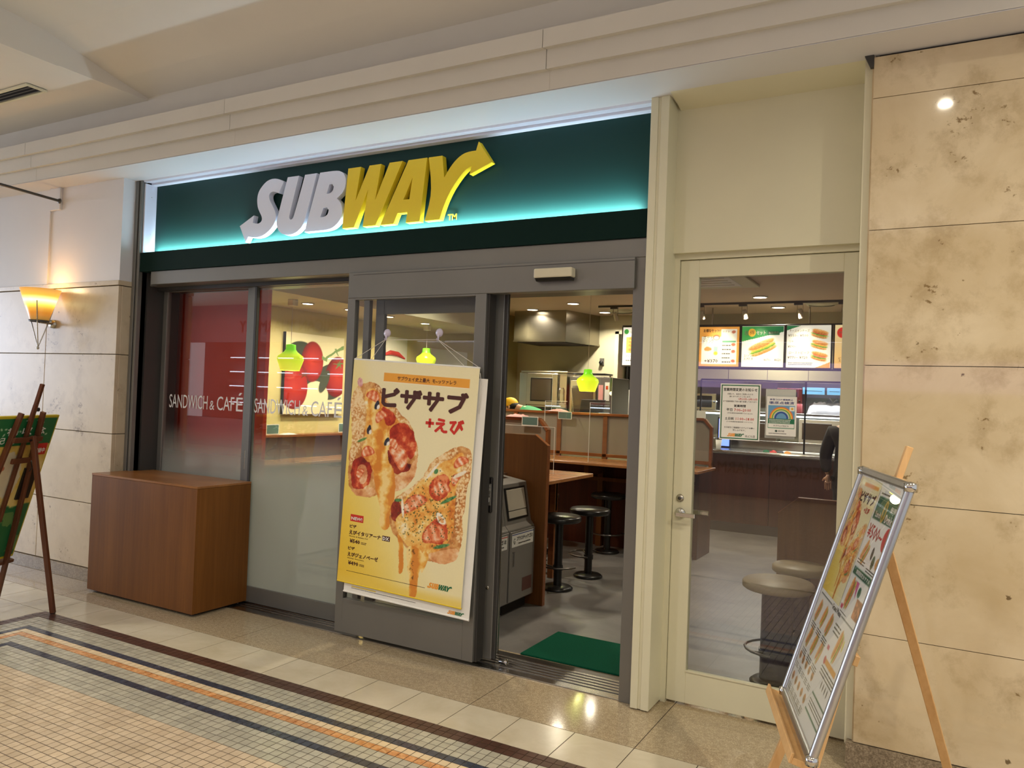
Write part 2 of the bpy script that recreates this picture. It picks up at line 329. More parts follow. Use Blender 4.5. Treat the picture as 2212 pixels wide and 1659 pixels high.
# ------------------------------------------------------------------ mesh helpers
class MB:
    def __init__(s): s.v = []; s.f = []; s.mi = []; s.sm = []; s.cur = 0
    def add(s, vs, fs, smooth=False):
        o = len(s.v); s.v += [tuple(v) for v in vs]
        for f in fs: s.f.append(tuple(i + o for i in f)); s.mi.append(s.cur); s.sm.append(smooth)
        return s
    def box(s, x0, x1, y0, y1, z0, z1):
        if x0 > x1: x0, x1 = x1, x0
        if y0 > y1: y0, y1 = y1, y0
        if z0 > z1: z0, z1 = z1, z0
        vs = [(x0, y0, z0), (x1, y0, z0), (x1, y1, z0), (x0, y1, z0), (x0, y0, z1), (x1, y0, z1), (x1, y1, z1), (x0, y1, z1)]
        return s.add(vs, [(0, 3, 2, 1), (4, 5, 6, 7), (0, 1, 5, 4), (1, 2, 6, 5), (2, 3, 7, 6), (3, 0, 4, 7)])
    def obox(s, o, ax, ay, az):
        """box from corner o with edge vectors (right-handed ax, ay, az)"""
        o, ax, ay, az = map(Vector, (o, ax, ay, az))
        vs = [o, o + ax, o + ax + ay, o + ay, o + az, o + ax + az, o + ax + ay + az, o + ay + az]
        return s.add(vs, [(0, 3, 2, 1), (4, 5, 6, 7), (0, 1, 5, 4), (1, 2, 6, 5), (2, 3, 7, 6), (3, 0, 4, 7)])
    def bar(s, a, b, w, d, up=(0, 0, 1), w2=None, d2=None):
        """rectangular bar from a to b; w along side, d along other"""
        a, b = Vector(a), Vector(b); t = (b - a).normalized()
        sd = t.cross(Vector(up));
        if sd.length < 1e-4: sd = t.cross(Vector((0, 1, 0)))
        sd.normalize(); u = sd.cross(t)
        w2 = w if w2 is None else w2; d2 = d if d2 is None else d2
        vs = []
        for p, ww, dd in ((a, w, d), (b, w2, d2)):
            for i, j in ((-1, -1), (1, -1), (1, 1), (-1, 1)): vs.append(p + sd * (i * ww / 2) + u * (j * dd / 2))
        return s.add(vs, [(0, 1, 2, 3), (7, 6, 5, 4), (0, 4, 5, 1), (1, 5, 6, 2), (2, 6, 7, 3), (3, 7, 4, 0)])
    def tube(s, pts, r, n=8, cap=True, r2=None):
        pts = [Vector(p) for p in pts]; rings = []
        rr = r if isinstance(r, (list, tuple)) else [r + ((r2 - r) * i / (len(pts) - 1) if r2 is not None else 0) for i in range(len(pts))]
        prev = None
        for i, p in enumerate(pts):
            t = (pts[min(i + 1, len(pts) - 1)] - pts[max(i - 1, 0)]).normalized()
            if prev is None:
                a = t.cross(Vector((0, 0, 1)));
                if a.length < 0.1: a = t.cross(Vector((0, 1, 0)))
            else: a = prev - t * prev.dot(t)
            a.normalize(); prev = a; b = t.cross(a)
            rings.append([p + (a * math.cos(2 * math.pi * k / n) + b * math.sin(2 * math.pi * k / n)) * rr[i] for k in range(n)])
        vs = [v for rg in rings for v in rg]; fs = []
        for i in range(len(pts) - 1):
            for k in range(n):
                k2 = (k + 1) % n; fs.append((i * n + k, i * n + k2, (i + 1) * n + k2, (i + 1) * n + k))
        s.add(vs, fs, True)
        if cap:
            s.add(rings[0], [tuple(range(n))[::-1]]); s.add(rings[-1], [tuple(range(n))])
        return s
    def lathe(s, prof, c=(0, 0, 0), n=24, axis='Z', smooth=True, cap=True):
        vs = []
        for r, z in prof:
            for k in range(n):
                a = 2 * math.pi * k / n; x, y = r * math.cos(a), r * math.sin(a)
                p = {'Z': (x, y, z), 'Y': (x, z, -y), 'X': (z, x, y)}[axis]
                vs.append((c[0] + p[0], c[1] + p[1], c[2] + p[2]))
        fs = []
        m = len(prof)
        for i in range(m - 1):
            for k in range(n):
                k2 = (k + 1) % n; fs.append((i * n + k, i * n + k2, (i + 1) * n + k2, (i + 1) * n + k))
        s.add(vs, fs, smooth)
        if cap:
            if prof[0][0] > 1e-5: s.add(vs[:n], [tuple(range(n))[::-1]])
            if prof[-1][0] > 1e-5: s.add(vs[-n:], [tuple(range(n))])
        return s
    def prism(s, poly, axis, a0, a1, smooth=False):
        """extrude a 2D polygon. axis 'X': poly=(y,z); 'Y': (x,z); 'Z': (x,y)"""
        def P(u, v, a): return {'X': (a, u, v), 'Y': (u, a, v), 'Z': (u, v, a)}[axis]
        area2 = sum(poly[i][0] * poly[(i + 1) % len(poly)][1] - poly[(i + 1) % len(poly)][0] * poly[i][1] for i in range(len(poly)))
        flip = (area2 < 0) ^ (axis == 'Y')
        p = poly[::-1] if flip else poly
        n = len(p); vs = [P(u, v, a0) for u, v in p] + [P(u, v, a1) for u, v in p]
        if a0 > a1: vs = vs[n:] + vs[:n]
        s.add(vs, [tuple(range(n))[::-1], tuple(range(n, 2 * n))])
        s.add(vs, [(i, (i + 1) % n, (i + 1) % n + n, i + n) for i in range(n)], smooth)
        return s
    def poly(s, pts): return s.add(pts, [tuple(range(len(pts)))])

def rootmat(o):
    m = o.matrix_basis.copy()
    while o.parent: o = o.parent; m = o.matrix_basis @ m
    return m
def obj(name, mb, mat, parent=None, bevel=0, kind=None, label=None, seg=1):
    me = bpy.data.meshes.new(name)
    vs = mb.v
    if parent is not None:
        im = rootmat(parent).inverted(); vs = [im @ Vector(v) for v in vs]
    me.from_pydata([tuple(v) for v in vs], [], mb.f)
    for m in (mat if isinstance(mat, (list, tuple)) else [mat]): me.materials.append(m)
    me.polygons.foreach_set('material_index', mb.mi); me.polygons.foreach_set('use_smooth', mb.sm)
    me.update()
    o = bpy.data.objects.new(name, me); COL.objects.link(o)
    if parent is not None: o.parent = parent
    else:
        # put the origin at the base centre of the shape
        if len(me.vertices):
            a = np.array([tuple(v) for v in vs]); c = Vector(((a[:, 0].min() + a[:, 0].max()) / 2, (a[:, 1].min() + a[:, 1].max()) / 2, a[:, 2].min()))
            me.transform(Matrix.Translation(-c)); o.location = c
    if bevel:
        b = o.modifiers.new('bevel', 'BEVEL'); b.width = bevel; b.segments = seg; b.limit_method = 'ANGLE'; b.angle_limit = R(40)
    if kind: o['kind'] = kind
    if label: o['label'] = label
    return o
def tag(o, label, cat, group=None):
    o['label'] = label; o['category'] = cat
    if group: o['group'] = group
    return o
def thing(name, label, cat, loc=(0, 0, 0), rz=0.0, group=None):
    o = bpy.data.objects.new(name, None); COL.objects.link(o)
    o.empty_display_size = 0.05; o.location = loc; o.rotation_euler = (0, 0, rz)
    return tag(o, label, cat, group)
def struct(name, mb, mat, bevel=0):
    o = obj(name, mb, mat, None, bevel); o['kind'] = 'structure'
    return o
def shared(name, me, parent, loc):
    """a further part sharing mesh data; loc in the parent's frame (parents here are unrotated)"""
    o = bpy.data.objects.new(name, me); COL.objects.link(o); o.parent = parent
    o.location = Vector(loc) - rootmat(parent).to_translation()
    return o
def mesh_only(mb, mats):
    me = bpy.data.meshes.new('piece'); me.from_pydata(mb.v, [], mb.f)
    for m in (mats if isinstance(mats, (list, tuple)) else [mats]): me.materials.append(m)
    me.polygons.foreach_set('material_index', mb.mi); me.polygons.foreach_set('use_smooth', mb.sm); me.update()
    return me
def cut_poly(outer, holes):
    """triangulated outline with holes -> list of 2D verts, tris (bmesh triangle fill)"""
    bm = bmesh.new(); ed = []
    for lp in [outer] + holes:
        vs = [bm.verts.new((x, y, 0)) for x, y in lp]
        for i in range(len(vs)): ed.append(bm.edges.new((vs[i], vs[(i + 1) % len(vs)])))
    bmesh.ops.triangle_fill(bm, edges=ed, use_beauty=True)
    bm.verts.index_update(); V2 = [(v.co.x, v.co.y) for v in bm.verts]; F2 = []
    for f in bm.faces:
        ix = [v.index for v in f.verts]
        if f.normal.z < 0: ix = ix[::-1]
        F2.append(ix)
    bm.free(); return V2, F2
def solid_letter(name, outer, holes, y0, y1, mat, parent, smooth=2):
    def sm(lp):   # chaikin on gentle corners only
        for _ in range(smooth):
            o = []; n = len(lp)
            for i in range(n):
                a, b, c = Vector(lp[i - 1]), Vector(lp[i]), Vector(lp[(i + 1) % n])
                ang = (b - a).angle(c - b) if (b - a).length > 1e-6 and (c - b).length > 1e-6 else 0
                if ang > R(48): o.append(lp[i])
                else: o.append(tuple(b.lerp(a, .25))); o.append(tuple(b.lerp(c, .25)))
            lp = o
        return lp
    outer = sm(outer); holes = [sm(h) for h in holes]
    V2, F2 = cut_poly(outer, holes); mb = MB()
    mb.add([(x, y0, z) for x, z in V2], [tuple(f) for f in F2])
    mb.add([(x, y1, z) for x, z in V2], [tuple(f[::-1]) for f in F2])
    for k, lp in enumerate([outer] + holes):
        ar = sum(lp[i][0] * lp[(i + 1) % len(lp)][1] - lp[(i + 1) % len(lp)][0] * lp[i][1] for i in range(len(lp)))
        if (ar < 0) ^ (k > 0): lp = lp[::-1]
        n = len(lp)
        mb.add([(x, y0, z) for x, z in lp] + [(x, y1, z) for x, z in lp], [(i, i + n, (i + 1) % n + n, (i + 1) % n) for i in range(n)])
    return obj(name, mb, mat, parent)

# text -> flat mesh on a plane
_tc = {}
def text_geo(s, bold=0.0, shear=0.0, res=2):
    k = (s, bold, shear, res)
    if k in _tc: return _tc[k]
    cu = bpy.data.curves.new('t', 'FONT'); cu.body = s; cu.size = 1.0; cu.offset = bold; cu.shear = shear; cu.resolution_u = res
    cu.fill_mode = 'FRONT'
    o = bpy.data.objects.new('t', cu); COL.objects.link(o)
    dg = bpy.context.evaluated_depsgraph_get(); dg.update()
    me = bpy.data.meshes.new_from_object(o.evaluated_get(dg))
    V = np.array([v.co[:2] for v in me.vertices]) if len(me.vertices) else np.zeros((0, 2)); F = [tuple(p.vertices) for p in me.polygons]
    bpy.data.objects.remove(o); bpy.data.curves.remove(cu); bpy.data.meshes.remove(me)
    _tc[k] = (V, F); return V, F
class Face:
    """a printed face: origin = lower-left corner, unit vectors right/up; writing goes on it in metres"""
    def __init__(s, o, right, up, lift=0.0015):
        s.o = Vector(o); s.r = Vector(right).normalized(); s.u = Vector(up).normalized(); s.n = s.r.cross(s.u); s.lift = lift
    def p(s, x, y, k=1.0): return s.o + s.r * x + s.u * y + s.n * (s.lift * k)
    def text(s, mb, t, x, y, h, w=None, bold=0.0, shear=0.0, res=1, rot=0.0, align='L', k=1.0):
        """h = height of the drawn text's box, w = width (None keeps the proportion)"""
        V, F = text_geo(t, 0.006 if bold > .02 else 0.0, shear, res)
        if not len(V): return mb
        mn, mx = V.min(0), V.max(0); sy = h / max(1e-6, mx[1] - mn[1]); sx = sy if w is None else w / max(1e-6, mx[0] - mn[0])
        Q = (V - mn) * (sx, sy); W = (mx[0] - mn[0]) * sx
        if align == 'C': Q[:, 0] -= W / 2
        if align == 'R': Q[:, 0] -= W
        c, sn = math.cos(rot), math.sin(rot)
        dd = bold * .75 * min(sx, sy * 1.2)
        for iq, (ox, oy) in enumerate([(0, 0)] if bold < .009 else [(dd, 0), (-dd, 0), (0, dd), (0, -dd)] if bold < .03 else [(dd * math.cos(q * .785), dd * math.sin(q * .785)) for q in range(8)]):
            mb.add([s.p(x + ox + a * c - b * sn, y + oy + a * sn + b * c, k + iq * .07) for a, b in Q], F)
        return mb
    def rect(s, mb, x0, y0, x1, y1, k=0.5): return mb.add([s.p(x0, y0, k), s.p(x1, y0, k), s.p(x1, y1, k), s.p(x0, y1, k)], [(0, 1, 2, 3)])
    def lines(s, mb, x0, x1, y, n, dy, h, seed=0, k=0.8):
        """rows of small broken dashes standing for print too fine to read"""
        r = random.Random(seed)
        for i in range(n):
            x = x0
            while x < x1 - h:
                ww = h * r.uniform(0.6, 2.6); ww = min(ww, x1 - x)
                s.rect(mb, x, y - i * dy, x + ww, y - i * dy + h, k); x += ww + h * r.uniform(0.25, 0.6)
        return mb

# ------------------------------------------------------------------ print canvases (vertex colours on a fine grid)
def s2l(a): return np.where(a <= 0.04045, a / 12.92, ((a + 0.055) / 1.055) ** 2.4)
def fbm(w, h, sc, seed, oct=4, asp=1.0):
    r = np.random.RandomState(seed); out = np.zeros((h, w)); amp = 1; tot = 0
    for o in range(oct):
        gx, gy = max(2, int(sc * asp * 2 ** o) + 2), max(2, int(sc * 2 ** o * h / w) + 2)
        g = r.rand(gy, gx); X = np.linspace(0, gx - 1.001, w); Y = np.linspace(0, gy - 1.001, h)
        xi, yi = X.astype(int), Y.astype(int); xf, yf = X - xi, Y - yi; xf = xf * xf * (3 - 2 * xf); yf = yf * yf * (3 - 2 * yf)
        a = g[yi][:, xi]; b = g[yi][:, xi + 1]; c = g[yi + 1][:, xi]; d = g[yi + 1][:, xi + 1]
        out += amp * ((a * (1 - xf) + b * xf) * (1 - yf)[:, None] + (c * (1 - xf) + d * xf) * yf[:, None]); tot += amp; amp *= 0.55
    return out / tot
class Cv:
    def __init__(s, W, H, step, bg=(255, 255, 255)):
        s.W, s.H = W, H; s.w = int(round(W / step)) + 1; s.h = int(round(H / step)) + 1; s.e = step
        s.X, s.Y = np.meshgrid(np.linspace(0, W, s.w), np.linspace(0, H, s.h))   # Y up
        s.c = np.zeros((s.h, s.w, 3)); s.c[:] = np.array(bg) / 255.0; s.sd = 1
    def noise(s, sc, seed=None, oct=4):
        s.sd += 1; return fbm(s.w, s.h, sc, seed or s.sd, oct)
    def put(s, m, col, a=1.0):
        m = np.clip(m, 0, 1)[..., None] * a; col = np.asarray(col, float)
        if col.ndim == 1: col = col / 255.0
        s.c = s.c * (1 - m) + col * m
    def ramp(s, f, cols):
        """f in 0..1 -> colour field"""
        P = [p for p, _ in cols]; out = np.stack([np.interp(f, P, [c[k] / 255.0 for _, c in cols]) for k in range(3)], -1); return out
    def loc(s, cx, cy, ang): 
        c, n = math.cos(ang), math.sin(ang); dx, dy = s.X - cx, s.Y - cy
        return dx * c + dy * n, -dx * n + dy * c
    def ell(s, cx, cy, rx, ry, ang=0, p=2.0, wob=0.0):
        a, b = s.loc(cx, cy, ang); d = (np.abs(a / rx) ** p + np.abs(b / ry) ** p) ** (1 / p)
        if wob: d = d + wob * (s.noise(18, oct=3) - 0.5) * 2
        return np.clip((1 - d) * min(rx, ry) / s.e + 0.5, 0, 1)
    def rect(s, x0, y0, x1, y1):
        q = lambda v: np.clip(v / s.e + 0.5, 0, 1)
        return q(s.X - x0) * q(x1 - s.X) * q(s.Y - y0) * q(y1 - s.Y)
    def poly(s, pts, wob=0.0):
        X, Y = s.X, s.Y
        if wob: X = X + wob * (s.noise(14, oct=4) - 0.5); Y = Y + wob * (s.noise(14, oct=4) - 0.5)
        ins = np.zeros(X.shape, bool); n = len(pts)
        for i in range(n):
            x1, y1 = pts[i]; x2, y2 = pts[(i + 1) % n]
            if y1 == y2: continue
            c = ((y1 > Y) != (y2 > Y)) & (X < (x2 - x1) * (Y - y1) / (y2 - y1) + x1); ins ^= c
        return ins.astype(float)
    def sandwich(s, cx, cy, L, T, ang, seed=1, fill='mix'):
        """side view of a filled roll: lower bun, lettuce, filling, upper bun"""
        a, b = s.loc(cx, cy, ang); n = s.noise(22, seed + 40, 4); n2 = s.noise(60, seed + 41, 3)
        def seg(b0, rb, ra, cols, wob=0.10, p=2.6):
            d = (np.abs(a / (L / 2 * ra)) ** p + np.abs((b - b0 * T) / (rb * T)) ** p) ** (1 / p) + wob * (n - 0.5)
            m = np.clip((1 - d) * rb * T / s.e * 1.2 + 0.5, 0, 1)
            sh = np.clip(0.5 + (b - b0 * T) / (rb * T) * 0.45 + (n2 - 0.5) * 0.7, 0, 1)
            s.put(m, s.ramp(sh, cols))
        seg(-0.30, 0.24, 0.98, [(0, (170, 104, 48)), (0.5, (226, 168, 92)), (1, (246, 216, 160))])
        seg(-0.10, 0.17, 1.03, [(0, (70, 120, 34)), (0.5, (130, 176, 60)), (1, (206, 226, 140))], 0.5, 2)
        f = {'mix': [(0, (170, 54, 34)), (0.5, (222, 104, 76)), (1, (246, 216, 180))], 'ham': [(0, (196, 92, 84)), (0.5, (236, 150, 138)), (1, (250, 214, 200))],
             'cheese': [(0, (232, 150, 40)), (0.5, (246, 200, 90)), (1, (252, 232, 170))]}[fill]
        seg(0.04, 0.15, 0.97, f, 0.5, 2)
        seg(0.27, 0.25, 1.0, [(0, (186, 108, 46)), (0.45, (222, 146, 72)), (1, (248, 206, 142))])
    def panel(s, name, face, x, y, parent, mat, k=0.35):
        g = np.stack([s.X + x, s.Y + y], -1).reshape(-1, 2)
        o = np.array(face.o + face.n * (face.lift * k)); V = o + g[:, :1] * np.array(face.r) + g[:, 1:] * np.array(face.u)
        if parent is not None:
            im = np.array(rootmat(parent).inverted()); V = V @ im[:3, :3].T + im[:3, 3]
        i = np.arange((s.h - 1) * (s.w - 1)); r, c = i // (s.w - 1), i % (s.w - 1); a = r * s.w + c
        F = np.stack([a, a + 1, a + s.w + 1, a + s.w], -1)
        me = bpy.data.meshes.new(name); me.vertices.add(len(V)); me.vertices.foreach_set('co', V.ravel())
        me.loops.add(F.size); me.loops.foreach_set('vertex_index', F.ravel().astype(np.int32))
        me.polygons.add(len(F)); me.polygons.foreach_set('loop_start', np.arange(len(F), dtype=np.int32) * 4)
        me.polygons.foreach_set('loop_total', np.full(len(F), 4, np.int32)); me.update(calc_edges=True)
        at = me.color_attributes.new('Col', 'FLOAT_COLOR', 'POINT')
        rgba = np.ones((len(V), 4)); rgba[:, :3] = s2l(np.clip(s.c, 0, 1)).reshape(-1, 3); at.data.foreach_set('color', rgba.ravel())
        me.materials.append(mat); o = bpy.data.objects.new(name, me); COL.objects.link(o)
        if parent is not None: o.parent = parent
        return o

# ================================================================== STRUCTURE
# ---- floor: base slab, granite slabs, beige tiles, mosaic, shop vinyl
fl = struct('floor', MB().box(-19, 3.2, -7.4, 4.2, -0.12, -0.0016), M['grout'])
FG = 0.0045
g0 = mesh_only(MB().box(FG / 2, 0.9 - FG / 2, FG / 2, 0.85, -0.006, 0), M['granite'])
for k in range(-9, 6): shared('granite_slab', g0, fl, (-2.104 + 0.9 * k, 3.4735, 0))
t0 = mesh_only(MB().box(FG / 2, 0.3 - FG / 2, FG / 2, 0.3 - FG / 2, -0.006, 0), M['tile30'])
for k in range(-23, 17): shared('floor_tile', t0, fl, (-2.104 + 0.3 * k, 3.1735, 0))
for i in range(1, 18):           # beige field left of the mosaic
    for k in range(-23, -11):
        x = -2.104 + 0.3 * k
        if x + 0.3 > -5.36: continue
        if i > 9: continue
        shared('floor_tile', t0, fl, (x + 0.0, 3.1735 - 0.3 * i, 0))
rest = MB().box(-5.404, -5.386, 0.47, 3.172, -0.006, 0)      # slip between tile field and border
rest.box(-19, -9.0, -7.2, 3.82, -0.006, 0).box(-9, -5.386, -7.2, 0.47, -0.006, 0)
obj('tile_field', rest, M['tile30'], fl, kind='stuff')
# mosaic: rings of colour counted inward from the brown border
PIT = 0.0475; MX0, MY1 = -5.30, 3.080
def ring_mat(i, j):
    d = min(i, j)
    if d < 0: return 0
    return 1 if d < 3 else 2 if d < 4 else 3 if d < 5 else 4 if d < 6 else 1 if d < 8 else 2 if d < 9 else 1 if d < 13 else 5
MO = [M['mo_brown'], M['mo_grey'], M['mo_navy'], M['mo_cream'], M['mo_orange'], M['mo_peach']]
def tile_box(mb, x, y, r, mi):
    e = 0.0021; z = r.uniform(-0.0004, 0.0004); mb.cur = mi
    a, b, c, d = x + e, x + PIT - e, y + e, y + PIT - e
    vs = [(a, c, -0.006), (b, c, -0.006), (b, d, -0.006), (a, d, -0.006), (a, c, z), (b, c, z), (b, d, z), (a, d, z)]
    mb.add(vs, [(4, 5, 6, 7), (0, 1, 5, 4), (1, 2, 6, 5), (2, 3, 7, 6), (3, 0, 4, 7)])
rr = random.Random(3); allt = []
RMi = RM.transposed()
def to_px(x, y, z=0.0):
    l = RMi @ (Vector((x, y, z)) - Vector((0, 0, 1.61)))
    if l.z > -0.1: return None
    return 1106 - l.x / l.z * 1672.356, 829.5 + l.y / l.z * 1672.356, -l.z
for i in range(-2, 150):
    for j in range(-2, 190):
        x = MX0 + i * PIT; y = MY1 - (j + 1) * PIT
        if y < -5.6 or x > 1.7: continue
        p = to_px(x + PIT / 2, y + PIT / 2)
        vis = p is not None and -20 < p[0] < 2232 and -20 < p[1] < 1679
        allt.append((p[2] if vis else 99, x, y, ring_mat(i, j), vis))
allt.sort()
near = [a for a in allt if a[4]][:300]; near_set = set((a[1], a[2]) for a in near)
pm = {}
for m in range(6):
    mb = MB(); mb.cur = 0; tile_box(mb, 0, 0, random.Random(1), 0); pm[m] = mesh_only(mb, MO[m])
for _, x, y, m, _v in near: shared('mosaic_tile', pm[m], fl, (x, y, 0))
mb = MB()
for d, x, y, m, v in allt:
    if (x, y) in near_set: continue
    if not v and (y < 1.0): continue
    tile_box(mb, x, y, rr, m)
o = obj('mosaic_field', mb, MO, fl, kind='stuff')
mb = MB().box(MX0 - 2 * PIT, 1.7, -7.2, 0.995, -0.0065, -0.0008)
obj('mosaic_ground', mb, M['mo_peach'], fl)
obj('vinyl_floor', MB().box(-6.2, 1.6, 4.30, 11.2, -0.02, -0.001), M['shop_floor'], fl)

# ---- corridor ceiling: flat bay on the left, rising vault on the right
CEIL = M['ceiling']
c = MB()
c.box(-19, -5.28, -7.2, 3.70, 3.73, 4.2)
c.box(-6.9, -5.28, -7.2, 3.02, 3.725, 3.73)
o = struct('ceiling', c, CEIL)
prof = [(3.70, 3.75), (3.45, 3.800), (3.2, 3.862), (3.05, 3.90), (2.95, 3.925), (2.77, 3.945), (2.5, 3.965), (2.0, 3.975), (-7.2, 3.975), (-7.2, 4.25), (3.70, 4.25)]
vt = obj('vault', MB().prism(prof, 'X', -5.28, 3.2), CEIL, o)
# linear air diffuser in the flat bay
d = thing('air_diffuser', 'slim dark slotted air diffuser set in the flat white ceiling', 'vent', (-6.3, 3.16, 3.71))
fr = MB().box(-7.05, -5.80, 3.10, 3.12, 3.712, 3.725).box(-7.05, -5.80, 3.23, 3.25, 3.712, 3.725).box(-5.82, -5.80, 3.12, 3.23, 3.712, 3.725)
obj('frame', fr, M['cream'], d)
for k in range(3): obj('slat', MB().box(-7.05, -5.82, 3.133 + k * .035, 3.143 + k * .035, 3.710, 3.724), M['grey_dark'], d)
obj('throat', MB().box(-7.05, -5.82, 3.12, 3.23, 3.722, 3.726), M['joint_dark'], d)
for i, (x, y, p_, c_) in enumerate(DOWN):
    z = 3.975 if x > -5.28 else 3.725
    lb = ['nearest the stone wall', 'right of the camera', 'over the mosaic centre', 'over the mosaic left part', 'in the flat bay', 'far side centre', 'far side left', 'far side right', 'far left end'][i]
    t = thing('downlight', 'small recessed ceiling downlight, ' + lb, 'ceiling light', (x, y, z - 0.02), group='corridor downlights')
    obj('ring', MB().lathe([(0.040, z - 0.008), (0.062, z - 0.012), (0.078, z - 0.012), (0.078, z), (0.062, z)], (x, y, 0), 20, cap=False), M['cream'], t)
    obj('lamp', MB().lathe([(0.001, z - 0.008), (0.040, z - 0.008)], (x, y, 0), 20, cap=False), M['lamp_disc'], t)

# ---- bulkhead cornice and soffit
s = MB().box(-19, 3.2, 3.70, 3.98, 3.226, 3.76)
s.box(-19, 3.2, 3.60, 3.70, 3.226, 3.50)
tr = struct('trim_1', s, M['cornice'])
cp = [(3.70, 3.505), (3.70, 3.226), (3.599, 3.226), (3.599, 3.328), (3.55, 3.318), (3.55, 3.42), (3.50, 3.409), (3.50, 3.505)]
xs = [-13, -8.85, -6.52, -4.20, -1.84, 0.52, 3.2]
for a, b in zip(xs, xs[1:]): obj('cornice_panel', MB().prism(cp, 'X', a + 0.002, b - 0.002), M['cornice'], tr)
so = MB().box(-13, 3.2, 3.60, 4.12, 3.2255, 3.2265)
struct('trim_2', MB().box(-19, 3.2, 3.602, 4.5, 3.222, 3.2262), M['white_wall'])
struct('trim_3', MB().prism([(3.86, 3.222), (4.085, 3.222), (4.085, 3.185)], 'X', -1.27, -0.335), M['cream'])

# ---- left wall: stone panels below, plastered panels above, return to the shop front
wl = MB().box(-19, -5.71, 3.835, 4.3, 0, 3.222)
W1 = struct('wall_left', wl, M['joint_dark'])
zj = [0.108, 0.622, 1.192, 1.822, 2.368]
xj = [-19, -17.2, -16.24, -15.28, -14.32, -13.36, -12.4, -11.46, -10.5, -9.54, -8.58, -7.62, -6.66, -5.705]
for a, b in zip(xj, xj[1:]):
    for z0, z1 in zip(zj, zj[1:]):
        obj('stone_panel', MB().box(a + 0.003, b - (0.003 if b < -5.8 else 0), 3.82, 3.85, z0 + 0.003, z1 - 0.002), M['limestone_left'], W1, bevel=0.002)
for z0, z1 in zip(zj, zj[1:]):
    obj('stone_panel', MB().box(-5.735, -5.703, 3.8505, 3.94, z0 + 0.003, z1 - 0.002), M['limestone_left'], W1, bevel=0.002)
obj('stone_cap', MB().box(-19, -5.700, 3.812, 3.94, 2.372, 2.41), M['limestone_left'], W1, bevel=0.002)
obj('plinth', MB().box(-19, -5.70, 3.812, 3.94, 0.0, 0.105), M['plinth'], W1, bevel=0.002)
obj('wall_panel', MB().box(-19, -6.69, 3.822, 3.86, 2.41, 3.222), M['white_wall'], W1)
obj('wall_panel', MB().box(-6.60, -5.705, 3.822, 3.94, 2.41, 3.222), M['white_wall'], W1)
obj('panel_recess', MB().box(-6.69, -6.60, 3.834, 3.86, 2.41, 3.222), M['white_wall'], W1)
obj('bracket_box', MB().box(-6.668, -6.52, 3.800, 3.822, 3.035, 3.222), M['white_wall'], W1, bevel=0.003)
# ---- shutter channel and grey return at the left of the opening
struct('trim_4', MB().box(-5.70, -5.665, 3.925, 3.96, 0, 3.222).box(-5.645, -5.62, 3.925, 4.02, 0, 3.222), M['grey_metal'], 0.002)
struct('trim_5', MB().box(-5.70, -5.62, 3.96, 4.30, 0, 3.222), M['grey_dark'])
struct('trim_6', MB().box(-5.622, -5.60, 4.0, 4.30, 0, 2.64), M['grey_dark'])

# ---- right wall: polished limestone
wr = MB().box(-0.285, 3.2, 3.835, 4.3, 0, 3.222)
W2 = struct('wall_right', wr, M['joint_dark'])
zr = [0.125, 0.612, 1.204, 1.812, 2.422, 3.022, 3.212]
for a, b in ((-0.305, 0.9), (0.9, 2.1), (2.1, 3.2)):
    for z0, z1 in zip(zr, zr[1:]):
        obj('stone_panel', MB().box(a + (0.0015 if a > 0 else 0), b - 0.0015, 3.82, 3.85, z0 + 0.0015, z1 - 0.0015), M['limestone'], W2)
obj('plinth', MB().box(-0.335, 3.2, 3.81, 3.86, 0, 0.122), M['plinth'], W2)
obj('edge_strip', MB().box(-0.345, -0.288, 3.855, 4.09, 0.10, 3.222), M['cream'], W2)
obj('edge_strip', MB().box(-0.312, -0.300, 3.835, 3.856, 0.12, 3.222), M['limestone'], W2)
# small dark corner bracket at the top of the stone
obj('corner_bracket', MB().prism([(-0.345, 3.222), (-0.306, 3.222), (-0.306, 3.165), (-0.32, 3.165)], 'Y', 3.815, 3.835), M['grey_dark'], W2)

# ---- cream pilaster and the recessed door surround
pl = struct('trim_7', MB().box(-1.385, -1.345, 3.90, 4.30, 0.006, 3.222).box(-1.328, -1.285, 3.90, 4.30, 0.006, 3.222).box(-1.346, -1.327, 3.906, 4.30, 0.006, 3.222), M['cream'], 0.002)
struct('trim_8', MB().box(-1.285, -0.33, 4.055, 4.30, 2.415, 3.222), M['cream'])
struct('trim_9', MB().box(-1.285, -1.258, 4.092, 4.28, 0.0, 2.415).box(-0.362, -0.33, 4.092, 4.28, 0.0, 2.415).box(-1.258, -0.362, 4.092, 4.28, 2.385, 2.415), M['cream'])
struct('trim_10', MB().box(-1.47, -1.388, 3.955, 4.28, 0.0, 2.49), M['grey_metal'], 0.002)

# ---- header bars over the glazing
struct('trim_11', MB().box(-5.50, -1.40, 3.95, 4.28, 2.385, 2.49).box(-5.62, -5.50, 4.02, 4.28, 2.385, 2.49), M['grey_metal'], 0.003)
hc = struct('trim_12', MB().box(-3.44, -1.455, 3.925, 4.0, 2.215, 2.384), M['grey_metal'], 0.003)
obj('cover_seam', MB().box(-3.40, -1.455, 3.9235, 3.926, 2.366, 2.369), M['grey_dark'], hc)
struct('trim_13', MB().box(-5.60, -3.44, 4.09, 4.28, 2.358, 2.384).box(-3.44, -1.455, 4.0, 4.28, 2.235, 2.384), M['grey_dark'])
# interior side of the front wall over the glazing
struct('wall_front', MB().box(-5.62, 1.4, 4.30, 4.42, 2.49, 2.9).box(-5.62, -1.40, 4.06, 4.30, 2.49, 3.222).box(-0.28, 1.4, 4.30, 4.42, 0, 2.49), M['shop_wall'])

